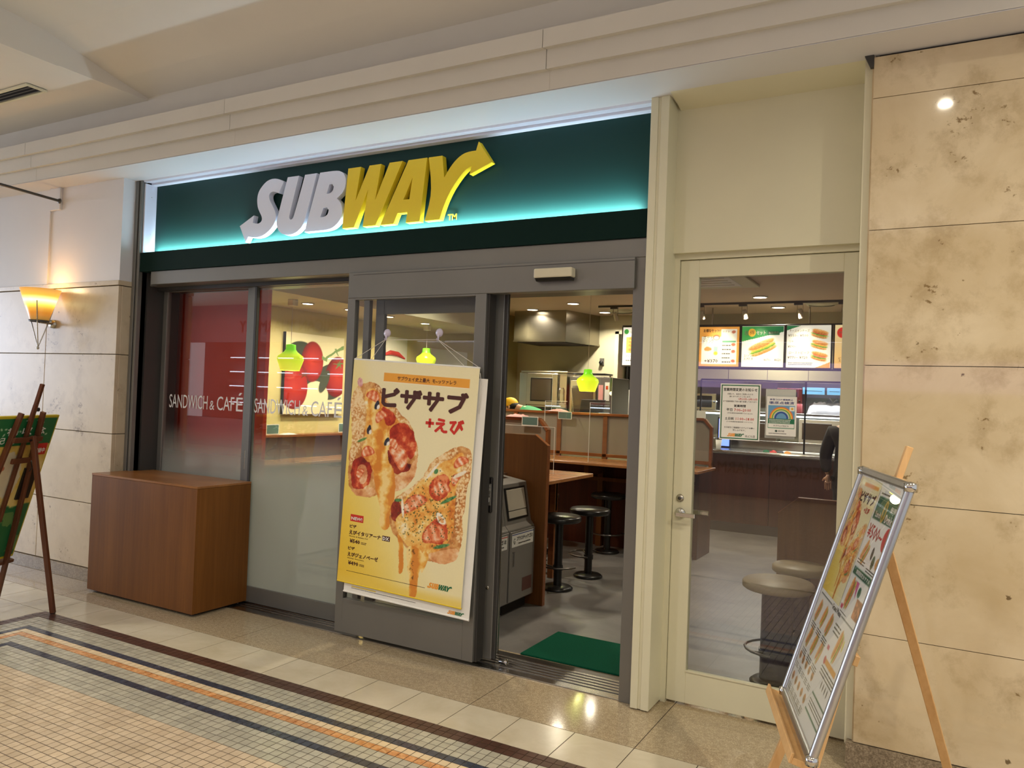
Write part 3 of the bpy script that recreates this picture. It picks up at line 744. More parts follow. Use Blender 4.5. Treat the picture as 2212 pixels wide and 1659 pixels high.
# ---- threshold rails
th = struct('floor_threshold', MB().box(-5.60, -1.39, 3.972, 4.30, -0.02, 0.002), M['rail_dark'])
th.name = 'trim_14'
obj('nosing', MB().box(-5.60, -1.39, 3.965, 4.03, -0.005, 0.006), M['rail'], th, bevel=0.002)
for k, y in enumerate((4.045, 4.085, 4.125, 4.165, 4.205)):
    obj('guide_rail', MB().box(-5.60, -1.47, y, y + 0.022, 0.0, 0.007), M['rail'], th, bevel=0.0015)

# ---- windows: two set-back panes and the fixed leaf in front
def leaf(name, X0, X1, Y, Z0, Z1, st, top, bot, glassmat, dep=0.035, frame=None):
    f = MB()
    f.box(X0, X0 + st[0], Y, Y + dep, Z0, Z1).box(X1 - st[1], X1, Y, Y + dep, Z0, Z1)
    f.box(X0 + st[0], X1 - st[1], Y, Y + dep, Z1 - top, Z1).box(X0 + st[0], X1 - st[1], Y, Y + dep, Z0, Z0 + bot)
    o = struct(name, f, frame or M['grey_metal'], 0.002)
    obj('pane', MB().box(X0 + st[0], X1 - st[1], Y + dep / 2 - 0.003, Y + dep / 2 + 0.003, Z0 + bot, Z1 - top), glassmat, o)
    return o
win1 = leaf('window_1', -5.60, -4.56, 4.150, 0.012, 2.375, (0.05, 0.065), 0.022, 0.11, M['glass_frost'])
win2 = leaf('window_2', -4.555, -3.42, 4.125, 0.012, 2.375, (0.05, 0.05), 0.022, 0.115, M['glass_frost'])
obj('edge_seal', MB().box(-4.515, -4.495, 4.118, 4.126, 0.02, 2.36), M['grey_dark'], win2)
obj('inner_rail', MB().box(-4.36, -4.345, 4.17, 4.19, 1.0, 2.35), M['grey_dark'], win2) if False else None
obj('pull_handle', MB().box(-4.585, -4.572, 4.142, 4.150, 0.98, 1.13), M['steel'], win1, bevel=0.002)
win3 = leaf('window_3', -3.44, -2.375, 3.925, 0.035, 2.215, (0.062, 0.075), 0.012, 0.22, M['glass'], 0.045)
obj('inner_stile', MB().box(-3.325, -3.255, 4.08, 4.11, 0.02, 2.23), M['grey_metal'], win3)
obj('inner_rail', MB().box(-3.26, -2.38, 4.08, 4.11, 2.125, 2.23), M['grey_metal'], win3)
obj('inner_pane', MB().box(-3.26, -2.46, 4.092, 4.097, 0.22, 2.125), M['glass'], win3)
obj('inner_bottom_rail', MB().box(-3.26, -2.40, 4.08, 4.11, 0.02, 0.22), M['grey_metal'], win3)
obj('side_return', MB().box(-2.378, -2.36, 3.945, 4.02, 0.035, 2.215), M['grey_dark'], win3)
# sliding door leaf, nearly fully open behind the fixed one
d1 = struct('door_1', MB().box(-2.405, -2.318, 4.045, 4.085, 0.03, 2.235), M['grey_metal'], 0.003)
obj('edge_seal', MB().box(-2.322, -2.295, 4.052, 4.078, 0.03, 2.235), M['grey_dark'], d1, bevel=0.004)
obj('touch_plate', MB().box(-2.378, -2.345, 4.030, 4.046, 0.905, 1.12), M['black'], d1, bevel=0.008, seg=2)
obj('touch_plate_face', MB().box(-2.373, -2.350, 4.0275, 4.031, 0.95, 1.08), M['grey_metal'], d1, bevel=0.002)
F = Face((-2.374, 4.0275, 0.94), (1, 0, 0), (0, 0, 1), 0.0012)
mb = MB(); F.text(mb, '自', 0.005, 0.118, 0.016); F.text(mb, '動', 0.005, 0.098, 0.016); F.rect(mb, 0.008, 0.072, 0.016, 0.074, 1); F.rect(mb, 0.010, 0.030, 0.015, 0.058, 1)
obj('lettering', mb, M['text_white'], d1)
obj('lock', MB().lathe([(0.001, 0), (0.011, 0), (0.011, 0.004)], (-2.36, 4.041, 0.455), 12, 'Y', cap=False), M['steel'], d1)
obj('stopper', MB().lathe([(0.001, 0), (0.02, 0.002), (0.013, 0.035), (0.02, 0.05), (0.001, 0.052)], (-2.262, 4.06, 0.03), 12, 'X'), M['chrome'], d1)
# safety bar inside the sliding door
sb = thing('grab_bar', 'curved stainless safety bar standing behind the sliding door edge', 'bar', (-2.40, 4.25, 0))
obj('tube', MB().tube([(-2.70, 4.25, 0.985), (-2.49, 4.25, 0.985), (-2.44, 4.25, 0.965), (-2.415, 4.25, 0.92), (-2.405, 4.25, 0.8), (-2.395, 4.25, 0.0)], 0.014, 10), M['steel'], sb)

# vinyl lettering on the two panes
for wn, x0, x1, yy in ((win1, -5.488, -4.632, 4.1636), (win2, -4.492, -3.625, 4.1386)):
    F = Face((x0, yy, 1.415), (1, 0, 0), (0, 0, 1), 0.002); L = x1 - x0
    mb = MB()
    F.text(mb, 'SANDWICH', 0, 0.0, 0.108, L * 0.53, res=3)
    F.text(mb, '&', L * 0.56, 0.0, 0.072, L * 0.062, res=3)
    F.text(mb, 'CAF', L * 0.655, 0.0, 0.108, L * 0.225, res=3)
    F.text(mb, 'E', L * 0.905, 0.001, 0.105, L * 0.082, res=3)
    mb.add([F.p(L * .93, .122), F.p(L * .95, .122), F.p(L * .975, .142), F.p(L * .945, .142)], [(0, 1, 2, 3)])
    obj('lettering', mb, M['text_white'], wn)

# ---- cream glazed door
d2 = leaf('door_2', -1.256, -0.364, 4.105, 0.014, 2.382, (0.102, 0.07), 0.094, 0.168, M['glass'], 0.045, M['cream'])
obj('glass_bead', MB().box(-1.154, -0.434, 4.100, 4.106, 0.181, 0.190), M['cream'], d2)
obj('lever_rose', MB().lathe([(0.001, -0.012), (0.026, -0.012), (0.029, -0.004), (0.029, 0)], (-1.212, 4.105, 1.018), 20, 'Y'), M['chrome'], d2)
obj('lever', MB().tube([(-1.212, 4.095, 1.018), (-1.212, 4.062, 1.018)], 0.010, 10).box(-1.222, -1.118, 4.048, 4.060, 1.004, 1.028), M['chrome'], d2, bevel=0.003)
obj('lever', MB().tube([(-1.212, 4.15, 1.018), (-1.212, 4.20, 1.018)], 0.010, 10).box(-1.222, -1.085, 4.198, 4.21, 1.006, 1.03), M['chrome'], d2, bevel=0.003)
obj('key_cylinder', MB().lathe([(0.001, -0.008), (0.018, -0.008), (0.022, 0)], (-1.216, 4.105, 1.098), 18, 'Y'), M['steel'], d2)
obj('key_core', MB().lathe([(0.001, -0.011), (0.009, -0.011), (0.009, -0.007)], (-1.216, 4.105, 1.098), 12, 'Y'), M['grey_dark'], d2)

# ---- wall across the corridor (seen only in the glass): another shop front
wb = struct('wall_back', MB().box(-19, 3.2, -7.4, -7.2, 0, 4.2).box(-19, 3.2, -5.95, -5.8, 2.75, 3.95).box(-19, -18.3, -5.95, -5.8, 0, 2.75).box(-12.4, -11.5, -5.95, -5.8, 0, 2.75).box(-19, 3.2, -5.95, -5.8, 0, 0.75).box(-8.2, -7.8, -5.95, -5.8, 0.75, 2.75).box(-4.6, -4.2, -5.95, -5.8, 0.75, 2.75), m_paint('opposite_wall_paint', (128, 118, 122), .6))
F = Face((-12.0, -5.80, 3.0), (-1, 0, 0), (0, 0, 1), 0.01); mb = MB(); F.text(mb, 'AMERICAN PHARMACY', 0, 0, 0.30, 4.0, res=3, bold=0.01)
obj('sign_lettering', mb, M['text_brown'], wb)
F = Face((-1.4, -5.80, 0.40), (-1, 0, 0), (0, 0, 1), 0.01); mb = MB(); F.text(mb, 'AMERICAN PHARMACY', 0, 0, 0.20, 2.6, res=3, bold=0.01)
obj('sign_lettering', mb, M['text_grey'], wb)
obj('light_band', MB().box(-7.7, 1.5, -7.19, -7.12, 1.95, 2.45), M['lavender'], wb)
for sx_ in (-17.7, -16.7, -15.8, -14.9, -14.0, -13.1):
    for z in (1.14, 1.60, 2.0, 2.40): obj('shelf_tube', MB().box(sx_, sx_ + 0.55, -7.05, -7.02, z, z + 0.025), M['white_tube'], wb)
for z in (1.12, 1.58, 1.98, 2.38): obj('shelf', MB().box(-18.0, -12.5, -7.19, -6.9, z - 0.03, z), M['grey_metal'], wb)

# ================================================================== SHOP SIGN
sg = thing('shop_sign', 'long green illuminated shop sign with white and yellow raised letters above the glazing', 'sign', (-3.52, 3.95, 2.49))
obj('backing_panel', MB().box(-5.60, -1.40, 4.045, 4.055, 2.58, 3.197), M['teal'], sg)
tb = MB().box(-5.622, -1.388, 3.935, 3.945, 2.49, 2.642).box(-5.622, -1.388, 3.945, 4.045, 2.49, 2.50).box(-5.622, -5.612, 3.945, 4.045, 2.50, 2.642)
obj('lower_band', tb, M['band'], sg, bevel=0.001)
obj('light_strip', MB().box(-5.58, -1.45, 3.955, 3.995, 2.60, 2.636), m_emit('led_strip', (150, 235, 255), 1.2), sg)
obj('side_return', MB().box(-5.618, -5.604, 3.945, 4.05, 2.64, 3.20), M['letter_white'], sg)
for z in (2.80, 3.10): obj('rivet', MB().lathe([(0.001, 0.002), (0.004, 0)], (-5.604, 4.0, z), 8, 'X', cap=False), M['chrome'], sg)
rl = MB().box(-5.61, -1.39, 3.93, 3.962, 3.208, 3.224).box(-5.61, -1.39, 3.972, 3.99, 3.212, 3.224).box(-5.61, -1.39, 3.998, 4.046, 3.198, 3.224)
obj('top_rail', rl, M['letter_white'], sg, bevel=0.001)
obj('top_slot', MB().box(-5.61, -1.39, 3.93, 4.05, 3.2235, 3.2245), M['grey_dark'], sg)
LS = [(-4.13, 3.077), (-4.169, 3.095), (-4.214, 3.107), (-4.259, 3.107), (-4.303, 3.095), (-4.34, 3.068), (-4.374, 3.034), (-4.389, 2.993), (-4.389, 2.951), (-4.379, 2.908), (-4.357, 2.873), (-4.338, 2.846), (-4.331, 2.822), (-4.34, 2.804), (-4.362, 2.794), (-4.388, 2.794), (-4.425, 2.804), (-4.416, 2.857), (-4.558, 2.789), (-4.490, 2.664), (-4.465, 2.704), (-4.428, 2.698), (-4.382, 2.693), (-4.33, 2.698), (-4.28, 2.718), (-4.237, 2.748), (-4.207, 2.782), (-4.192, 2.827), (-4.199, 2.86), (-4.22, 2.894), (-4.248, 2.934), (-4.268, 2.963), (-4.272, 2.992), (-4.259, 3.009), (-4.234, 3.016), (-4.202, 3.008), (-4.176, 2.997)]
LU = [(-4.094, 3.103), (-3.987, 3.103), (-4.064, 2.831), (-4.065, 2.811), (-4.058, 2.802), (-4.046, 2.797), (-4.031, 2.803), (-4.018, 2.823), (-3.929, 3.103), (-3.819, 3.103), (-3.909, 2.796), (-3.93, 2.75), (-3.967, 2.715), (-4.009, 2.696), (-4.058, 2.689), (-4.108, 2.695), (-4.146, 2.714), (-4.173, 2.741), (-4.185, 2.779), (-4.18, 2.82)]
LB = [(-3.789, 3.103), (-3.642, 3.103), (-3.595, 3.091), (-3.565, 3.061), (-3.553, 3.025), (-3.557, 2.986), (-3.576, 2.949), (-3.628, 2.91), (-3.595, 2.881), (-3.579, 2.844), (-3.574, 2.814), (-3.584, 2.775), (-3.61, 2.74), (-3.654, 2.711), (-3.705, 2.701), (-3.758, 2.700), (-3.912, 2.700)]
LB1 = [(-3.7, 3.013), (-3.674, 3.014), (-3.66, 2.994), (-3.667, 2.966), (-3.691, 2.951), (-3.722, 2.95)]
LB2 = [(-3.746, 2.855), (-3.714, 2.856), (-3.697, 2.837), (-3.702, 2.811), (-3.725, 2.794), (-3.772, 2.792)]
LW = [(-3.537, 3.104), (-3.428, 3.104), (-3.463, 2.878), (-3.354, 3.104), (-3.257, 3.104), (-3.296, 2.869), (-3.187, 3.104), (-3.083, 3.104), (-3.284, 2.701), (-3.392, 2.701), (-3.36, 2.944), (-3.467, 2.701), (-3.569, 2.701)]
LA = [(-3.035, 3.103), (-2.89, 3.103), (-2.929, 2.7), (-3.038, 2.7), (-3.028, 2.766), (-3.106, 2.766), (-3.136, 2.7), (-3.244, 2.7)]
LA1 = [(-2.998, 2.986), (-3.016, 2.85), (-3.064, 2.85)]
LY = [(-2.876, 3.102), (-2.773, 3.102), (-2.753, 2.961), (-2.732, 2.992), (-2.701, 3.032), (-2.665, 3.067), (-2.621, 3.094), (-2.575, 3.104), (-2.525, 3.104), (-2.508, 3.157), (-2.41, 3.02), (-2.566, 2.962), (-2.552, 3.013), (-2.584, 3.001), (-2.615, 2.977), (-2.65, 2.94), (-2.685, 2.897), (-2.711, 2.856), (-2.733, 2.815), (-2.754, 2.765), (-2.775, 2.700), (-2.89, 2.700), (-2.839, 2.87)]
for nm, ol, hs, m in (('S', LS, [], 'w'), ('U', LU, [], 'w'), ('B', LB, [LB1, LB2], 'w'), ('W', LW, [], 'y'), ('A', LA, [LA1], 'y'), ('Y', LY, [], 'y')):
    solid_letter('letter', ol, hs, 3.985, 4.027, M['letter_white' if m == 'w' else 'letter_yellow'], sg, 0 if nm in 'WA' else 2)
F = Face((-2.742, 4.03, 2.702), (1, 0, 0), (0, 0, 1), 0.002); mb = MB(); F.text(mb, 'TM', 0, 0, 0.036, 0.066, bold=0.03)
obj('trademark_letters', mb, M['letter_yellow'], sg)

LOGO = dict(S=LS, U=LU, B=LB, W=LW, A=LA, Y=LY)
def logo(face, x, y, width, mb1, mb2, k=1.0):
    """small flat version of the sign lettering: first word half into mb1, second into mb2"""
    sc = width / (4.558 - 2.41)
    for nm, hs in (('S', []), ('U', []), ('B', [LB1, LB2]), ('W', []), ('A', [LA1]), ('Y', [])):
        V2, F2 = cut_poly(LOGO[nm], hs); mb = mb1 if nm in 'SUB' else mb2
        mb.add([face.p(x + (a + 4.558) * sc, y + (b - 2.66) * sc, k) for a, b in V2], [tuple(f) for f in F2])

# door sensor over the entrance
sn = thing('door_sensor', 'beige motion sensor bar mounted on the grey header over the entrance', 'sensor', (-1.92, 3.925, 2.272))
obj('housing', MB().box(-2.036, -1.798, 3.868, 3.925, 2.284, 2.338), M['sensor_beige'], sn, bevel=0.008, seg=2)
obj('lens', MB().prism([(3.872, 2.284), (3.920, 2.284), (3.920, 2.268), (3.890, 2.268)], 'X', -2.028, -1.806), M['black'], sn)

# ================================================================== WOODEN COUNTER BOX
cb = thing('display_cabinet', 'plain brown wood veneer box counter standing before the left window', 'cabinet', (-5.08, 3.9, 0))
CX0, CX1, CY0, CY1 = -5.665, -4.475, 3.648, 4.125
obj('front_panel', MB().box(CX0, CX1, CY0, CY0 + 0.02, 0.02, 0.885), M['cabinet_wood'], cb, bevel=0.001)
obj('side_panel', MB().box(CX1 - 0.02, CX1, CY0 + 0.0205, CY1, 0.02, 0.885), M['cabinet_wood'], cb, bevel=0.001)
obj('side_panel', MB().box(CX0, CX0 + 0.02, CY0 + 0.0205, CY1 - 0.18, 0.02, 0.885), M['cabinet_wood'], cb, bevel=0.001)
obj('top_board', MB().box(CX0 - 0.002, CX1 + 0.002, CY0 - 0.002, CY1, 0.886, 0.902), M['cabinet_top'], cb, bevel=0.0015)
obj('recessed_base', MB().box(CX0 + 0.03, CX1 - 0.03, CY0 + 0.03, CY1 - 0.05, 0.006, 0.02), M['joint_dark'], cb)
for x in (CX0 + .05, CX1 - .05):
    for y in (CY0 + .05, CY1 - .04): obj('foot', MB().lathe([(0.012, 0.002), (0.012, 0.02)], (x, y, 0), 10), M['chrome'], cb)

# ================================================================== HANGING POSTERS
def pizza_art(cv, W, H):
    """two overfilled pizza rolls with dripping cheese; outlines given in a 730 x 1262 drawing frame"""
    def q(x, y):
        d = -941730.0; return (((x - 65) * -1262 - (y - 1362) * 115) / d * W, (730 * (y - 1362) - 178 * (x - 65)) / d * H)
    k = W / 740.0
    nA, nB, nC = cv.noise(7, 11, 5), cv.noise(22, 12, 4), cv.noise(55, 13, 3)
    wx, wy = (cv.noise(12, 14) - .5), (cv.noise(12, 15) - .5)
    X0, Y0 = cv.X.copy(), cv.Y.copy()
    def area(pts, cols, wob=14, shade=0.0, a=1.0, f=None, smooth=2):
        lp = [q(*p) for p in pts]
        for _ in range(smooth):
            o = []
            for i in range(len(lp)):
                p0, p1 = lp[i], lp[(i + 1) % len(lp)]
                o += [(p0[0] * .75 + p1[0] * .25, p0[1] * .75 + p1[1] * .25), (p0[0] * .25 + p1[0] * .75, p0[1] * .25 + p1[1] * .75)]
            lp = o
        cv.X, cv.Y = X0 + wx * wob * k * 2, Y0 + wy * wob * k * 2
        m = cv.poly(lp); cv.X, cv.Y = X0, Y0
        g = nA * .45 + nB * .35 + nC * .2 if f is None else f
        cv.put(m, cv.ramp(np.clip((g - .5) * 2.6 + .5 + shade, 0, 1), cols), a)
        return m
    BREAD = [(0, (150, 84, 36)), (0.4, (204, 134, 68)), (0.75, (232, 184, 118)), (1, (250, 226, 182))]
    CRUST = [(0, (196, 110, 60)), (0.5, (232, 170, 112)), (1, (250, 222, 178))]
    SAUCE = [(0, (110, 18, 6)), (0.45, (172, 44, 20)), (0.8, (212, 84, 44)), (1, (240, 150, 96))]
    DEEP = [(0, (70, 14, 8)), (0.5, (140, 34, 16)), (1, (200, 90, 50))]
    CHEESE = [(0, (206, 112, 36)), (0.35, (236, 164, 70)), (0.7, (248, 208, 120)), (1, (255, 246, 216))]
    DRIP = [(0, (222, 136, 44)), (0.5, (240, 178, 74)), (1, (252, 222, 146))]
    def seeds(m, n, sd, c=(248, 222, 172)):
        r = np.random.RandomState(sd); ys, xs = np.where(m > .5)
        if not len(ys): return
        for i in r.randint(0, len(ys), n):
            x0, y0, an = X0[ys[i], xs[i]], Y0[ys[i], xs[i]], r.uniform(0, 3.1); aa, bb = np.cos(an), np.sin(an)
            r0, r1, c0, c1 = max(0, ys[i] - 4), ys[i] + 5, max(0, xs[i] - 4), xs[i] + 5
            dx, dy = X0[r0:r1, c0:c1] - x0, Y0[r0:r1, c0:c1] - y0
            d = ((dx * aa + dy * bb) / (6.5 * k)) ** 2 + ((-dx * bb + dy * aa) / (3.8 * k)) ** 2
            mm = np.clip((1.25 - d) * 2, 0, 1)[..., None] * .75; cv.c[r0:r1, c0:c1] = cv.c[r0:r1, c0:c1] * (1 - mm) + np.array(c) / 255 * mm
    def blob(x, y, rx, ry, ang, cols, wob=.35, a=1.0, sd=0):
        cx, cy = q(x, y); u, v = cv.loc(cx, cy, R(ang)); d = np.sqrt((u / (rx * k)) ** 2 + (v / (ry * k)) ** 2) + wob * (nB - .5) * 2
        cv.put(np.clip((1 - d) * min(rx, ry) * k / cv.e + .5, 0, 1), cv.ramp(np.clip(.6 - v / (ry * k) * .0 + (nC - .5) * 1.4 - d * .2 + .1, 0, 1), cols), a)
    def shrimp(x, y, rx, ry, ang):
        cx, cy = q(x, y); u, v = cv.loc(cx, cy, R(ang)); v2 = v + (u / (rx * k)) ** 2 * ry * k * .5
        d = np.sqrt((u / (rx * k)) ** 2 + (v2 / (ry * k)) ** 2); st = .62 + .26 * np.cos(u / (rx * k) * 10 + v2 / (ry * k)) - .3 * (d > .82)
        cv.put(np.clip((1 - d) * min(rx, ry) * k / cv.e + .5, 0, 1), cv.ramp(np.clip(st * .9 + (nC - .5) * .9 + (nB - .5) * .8 - d * d * .15, 0, 1), [(0, (206, 84, 40)), (.45, (238, 146, 96)), (1, (255, 232, 206))]))
    # ---- roll one
    area([(200, 245), (290, 250), (345, 300), (400, 390), (450, 440), (520, 520), (558, 620), (566, 720), (545, 800), (490, 870), (425, 890), (330, 885), (290, 905), (215, 890), (150, 850), (133, 770), (150, 650), (172, 540), (155, 400), (165, 300)], BREAD)
    band = area([(190, 260), (235, 300), (250, 400), (240, 520), (215, 620), (180, 700), (150, 720), (152, 640), (172, 540), (158, 400), (168, 300)], BREAD, 8, .05)
    edge = area([(300, 262), (350, 310), (405, 400), (455, 450), (525, 530), (540, 570), (490, 520), (420, 470), (360, 400), (310, 330)], BREAD, 6, .1)
    seeds(band, 300, 3); seeds(edge, 70, 4)
    area([(235, 300), (300, 280), (350, 350), (400, 430), (450, 500), (480, 560), (420, 720), (380, 770), (330, 800), (250, 700), (240, 560), (262, 420)], CHEESE, 16, -.05)
    area([(400, 520), (460, 500), (530, 550), (556, 620), (552, 690), (520, 720), (470, 640), (410, 600), (385, 560)], SAUCE, 16, .05)
    area([(340, 400), (400, 420), (440, 480), (400, 520), (350, 490)], SAUCE, 16, .15)
    area([(370, 640), (440, 660), (500, 740), (540, 740), (500, 790), (420, 790), (370, 740)], DEEP, 14)
    area([(170, 680), (230, 660), (280, 700), (290, 790), (250, 850), (190, 860), (150, 800)], SAUCE, 16, .0)
    area([(196, 720), (240, 700), (262, 770), (240, 830), (206, 820)], CRUST, 12, .1, .8)
    area([(150, 835), (220, 855), (300, 840), (315, 890), (240, 905), (170, 880)], CRUST, 12, .05)
    area([(420, 790), (500, 790), (560, 700), (566, 740), (530, 830), (470, 880), (400, 890)], CRUST, 12, .1)
    area([(262, 300), (330, 320), (360, 480), (390, 600), (380, 700), (420, 760), (430, 900), (405, 1000), (392, 1080), (360, 1098), (330, 1070), (335, 980), (315, 880), (300, 780), (280, 650), (300, 520), (270, 400)], DRIP, 12, .02, .96, np.clip(.45 + .25 * np.sin((X0 - .02 * Y0) / k / 17.0) + (nB - .5) * .8, 0, 1))
    area([(225, 590), (280, 600), (330, 680), (300, 720), (240, 690)], CHEESE, 14, .1)
    for x, y, rx, ry, a_ in ((455, 690, 70, 42, -52), (300, 330, 44, 26, -20), (340, 450, 40, 24, 40), (260, 640, 42, 26, 20), (420, 615, 34, 22, -40), (210, 760, 30, 20, 60)): shrimp(x, y, rx, ry, a_)
    for x, y, a_ in ((320, 385, 70), (270, 520, 75), (378, 600, 60)): blob(x, y, 24, 12, a_, [(0, (16, 16, 26)), (1, (80, 76, 90))], .3); blob(x + 8, y + 14, 12, 8, a_, [(0, (226, 220, 206)), (1, (255, 250, 240))], .2)
    blob(228, 572, 30, 7, 25, [(0, (50, 100, 44)), (1, (130, 170, 90))], .2); blob(215, 240, 16, 24, 10, [(0, (206, 120, 120)), (1, (244, 214, 206))], .3)
    # ---- roll two
    area([(800, 672), (735, 690), (690, 712), (640, 752), (590, 822), (540, 862), (470, 900), (418, 935), (396, 1000), (388, 1070), (410, 1125), (440, 1145), (500, 1215), (560, 1255), (640, 1292), (720, 1300), (778, 1275), (800, 1200), (815, 1050), (835, 900), (855, 800), (860, 720), (848, 700)], BREAD)
    ridge = area([(800, 676), (735, 694), (690, 716), (640, 756), (590, 826), (480, 900), (430, 935), (470, 930), (580, 860), (640, 820), (700, 760), (790, 700)], BREAD, 6, .05)
    right = area([(858, 720), (850, 800), (830, 900), (812, 1050), (800, 1200), (770, 1180), (768, 1050), (772, 930), (800, 820), (830, 740)], BREAD, 8, -.02)
    seeds(ridge, 150, 5); seeds(right, 190, 6)
    area([(620, 800), (700, 760), (790, 710), (830, 740), (790, 830), (770, 930), (765, 1060), (755, 1160), (700, 1210), (640, 1250), (560, 1230), (500, 1180), (440, 1120), (420, 1060), (430, 990), (520, 900)], CHEESE, 16, -.02)
    area([(640, 840), (720, 800), (740, 870), (720, 950), (650, 960), (615, 900)], SAUCE, 14, .2)
    area([(405, 940), (450, 935), (470, 1010), (440, 1070), (400, 1040)], DEEP, 12, .1)
    area([(585, 1060), (640, 1020), (720, 1060), (735, 1150), (680, 1210), (610, 1180)], SAUCE, 14, .25)
    area([(600, 1240), (680, 1230), (780, 1215), (790, 1250), (770, 1288), (700, 1302), (640, 1292)], CRUST, 10, .15)
    area([(440, 1010), (540, 980), (620, 960), (700, 1000), (640, 1060), (600, 1120), (640, 1220), (590, 1250), (500, 1200), (430, 1110)], CHEESE, 12, .12)
    dr = np.clip(.5 + .25 * np.sin((X0 + .03 * Y0) / k / 13.0) + (nB - .5) * .8, 0, 1)
    area([(490, 1180), (580, 1210), (590, 1290), (560, 1350), (548, 1470), (530, 1482), (500, 1475), (505, 1380), (495, 1290)], DRIP, 10, 0, .97, dr)
    area([(432, 1110), (470, 1150), (478, 1250), (470, 1335), (450, 1345), (444, 1320), (452, 1230)], DRIP, 8, .05, .97, dr)
    area([(580, 1215), (620, 1240), (600, 1300), (585, 1350), (570, 1330)], DRIP, 8, .05, .97, dr)
    for x, y, rx, ry, a_ in ((535, 955, 78, 34, 32), (690, 890, 52, 34, 20), (650, 1130, 74, 46, 15), (800, 760, 44, 22, 30), (770, 850, 34, 20, 60)): shrimp(x, y, rx, ry, a_)
    for x, y, rx, ry, a_ in ((640, 800, 54, 7, 52), (795, 830, 40, 9, 30), (690, 1058, 36, 20, -40), (470, 975, 8, 52, 10)): blob(x, y, rx, ry, a_, [(0, (240, 220, 186)), (1, (255, 252, 240))], .2)
    blob(690, 1062, 22, 10, -40, [(0, (226, 150, 90)), (1, (244, 190, 130))], .2)
    for x, y, rx, ry, a_ in ((730, 960, 52, 8, 30), (690, 1205, 46, 8, 20), (445, 935, 22, 8, 10), (665, 800, 14, 10, 50)): blob(x, y, rx, ry, a_, [(0, (30, 96, 50)), (1, (110, 165, 100))], .25)
    r = np.random.RandomState(9); pts = []
    for i in range(260): pts.append((r.normal(600, 95), r.normal(1020, 110)))
    m = np.zeros(cv.X.shape)
    for x, y in pts:
        cx, cy = q(x, y); d = ((X0 - cx) ** 2 + (Y0 - cy) ** 2) / (3.4 * k) ** 2; m = np.maximum(m, (d < 1).astype(float))
    cv.put(m * (cv.poly([q(*p) for p in ((560, 860), (760, 740), (780, 1180), (620, 1250), (450, 1120), (430, 980))])), (64, 74, 24), .8)
    m2 = cv.poly([q(*p) for p in ((505, 1210), (545, 1210), (530, 1380), (510, 1360))]) * (nC > .56); cv.put(m2, (96, 60, 20), .7)

bW, bH = 0.92, 1.42
th_ = 0.044
br = Vector((math.cos(th_), 0.045, -math.sin(th_))).normalized(); bu = Vector((math.sin(th_), 0.004, math.cos(th_)))
bu = (bu - br * bu.dot(br)).normalized(); bc = Vector((-2.863, 3.858, 1.081))
bo = bc - br * bW / 2 - bu * bH / 2; bn = br.cross(bu)      # bn points to the viewer side (-Y)
hp = thing('hanging_poster', 'yellow vinyl poster of cheesy pizza rolls hung on strings before the fixed glass', 'poster', (bc.x, bc.y, bo.z))
def sheet(o, r_, u_, n_, W, H, t): return MB().obox(o, r_ * W, u_ * H, n_ * t) if False else MB().obox(o - n_ * t, r_ * W, u_ * H, n_ * t)
obj('vinyl_sheet', sheet(bo, br, bu, bn, bW, bH, 0.002), M['paper'], hp)
fb = Face(bo, br, bu, 0.0015)
cv = Cv(bW, bH, 0.0030, (244, 232, 176))
u = cv.X / bW; v = cv.Y / bH
g = np.clip((0.62 - v) * 0.75 + (0.42 - u) * 1.0, 0, 1); g = np.clip(g + (cv.noise(3, 3) - .5) * .1, 0, 1)
cv.c = cv.ramp(g, [(0, (244, 234, 190)), (0.3, (246, 226, 140)), (0.65, (240, 204, 70)), (1, (232, 188, 40))])
# pale lower right
cv.put(np.clip((u - .45) * 2.2, 0, 1) * np.clip((.45 - v) * 2.5, 0, 1), (244, 232, 180), .8)
cv.put(np.clip((.05 - v) * 30, 0, 1), (240, 206, 80), .7)
cv.put(cv.rect(.262 * bW, .912 * bH, .935 * bW, .95 * bH), (240, 168, 62))
cv.put(cv.rect(.262 * bW, .909 * bH, .935 * bW, .912 * bH), (252, 240, 210))
pizza_art(cv, bW, bH)
cv.panel('poster_print', fb, 0, 0, hp, M['print_gloss'])
mb = MB()
fb.text(mb, 'サブウェイ史上最大  モ~ッツァレラ', .375 * bW, .921 * bH, .026, .46 * bW, bold=.02)
fb.text(mb, 'ピザサブ', .262 * bW, .80 * bH, .125, .67 * bW, bold=.048)
obj('poster_heading', mb, M['text_brown'], hp)
mb = MB(); fb.text(mb, 'えび', .70 * bW, .715 * bH, .085, .215 * bW, bold=.05)
fb.rect(mb, .625 * bW, .744 * bH, .69 * bW, .757 * bH, 1); fb.rect(mb, .648 * bW, .731 * bH, .667 * bW, .77 * bH, 1)
fb.rect(mb, .075 * bW, .276 * bH, .185 * bW, .307 * bH, .8)
obj('poster_red_text', mb, M['text_red'], hp)['kind'] = 'stuff'
mb = MB(); fb.text(mb, 'NEW!', .084 * bW, .283 * bH, .019, .092 * bW, bold=.03, k=1.5); obj('poster_white_text', mb, M['paper'], hp)
mb = MB()
fb.text(mb, 'ピザ', .075 * bW, .246 * bH, .021, .055 * bW, bold=.03); fb.text(mb, 'えびイタリアーナ', .075 * bW, .217 * bH, .027, .265 * bW, bold=.035)
fb.text(mb, 'Shrimp & Italiana DX', .075 * bW, .205 * bH, .010, .16 * bW, bold=.01); fb.text(mb, '¥540', .085 * bW, .180 * bH, .024, .085 * bW, bold=.03)
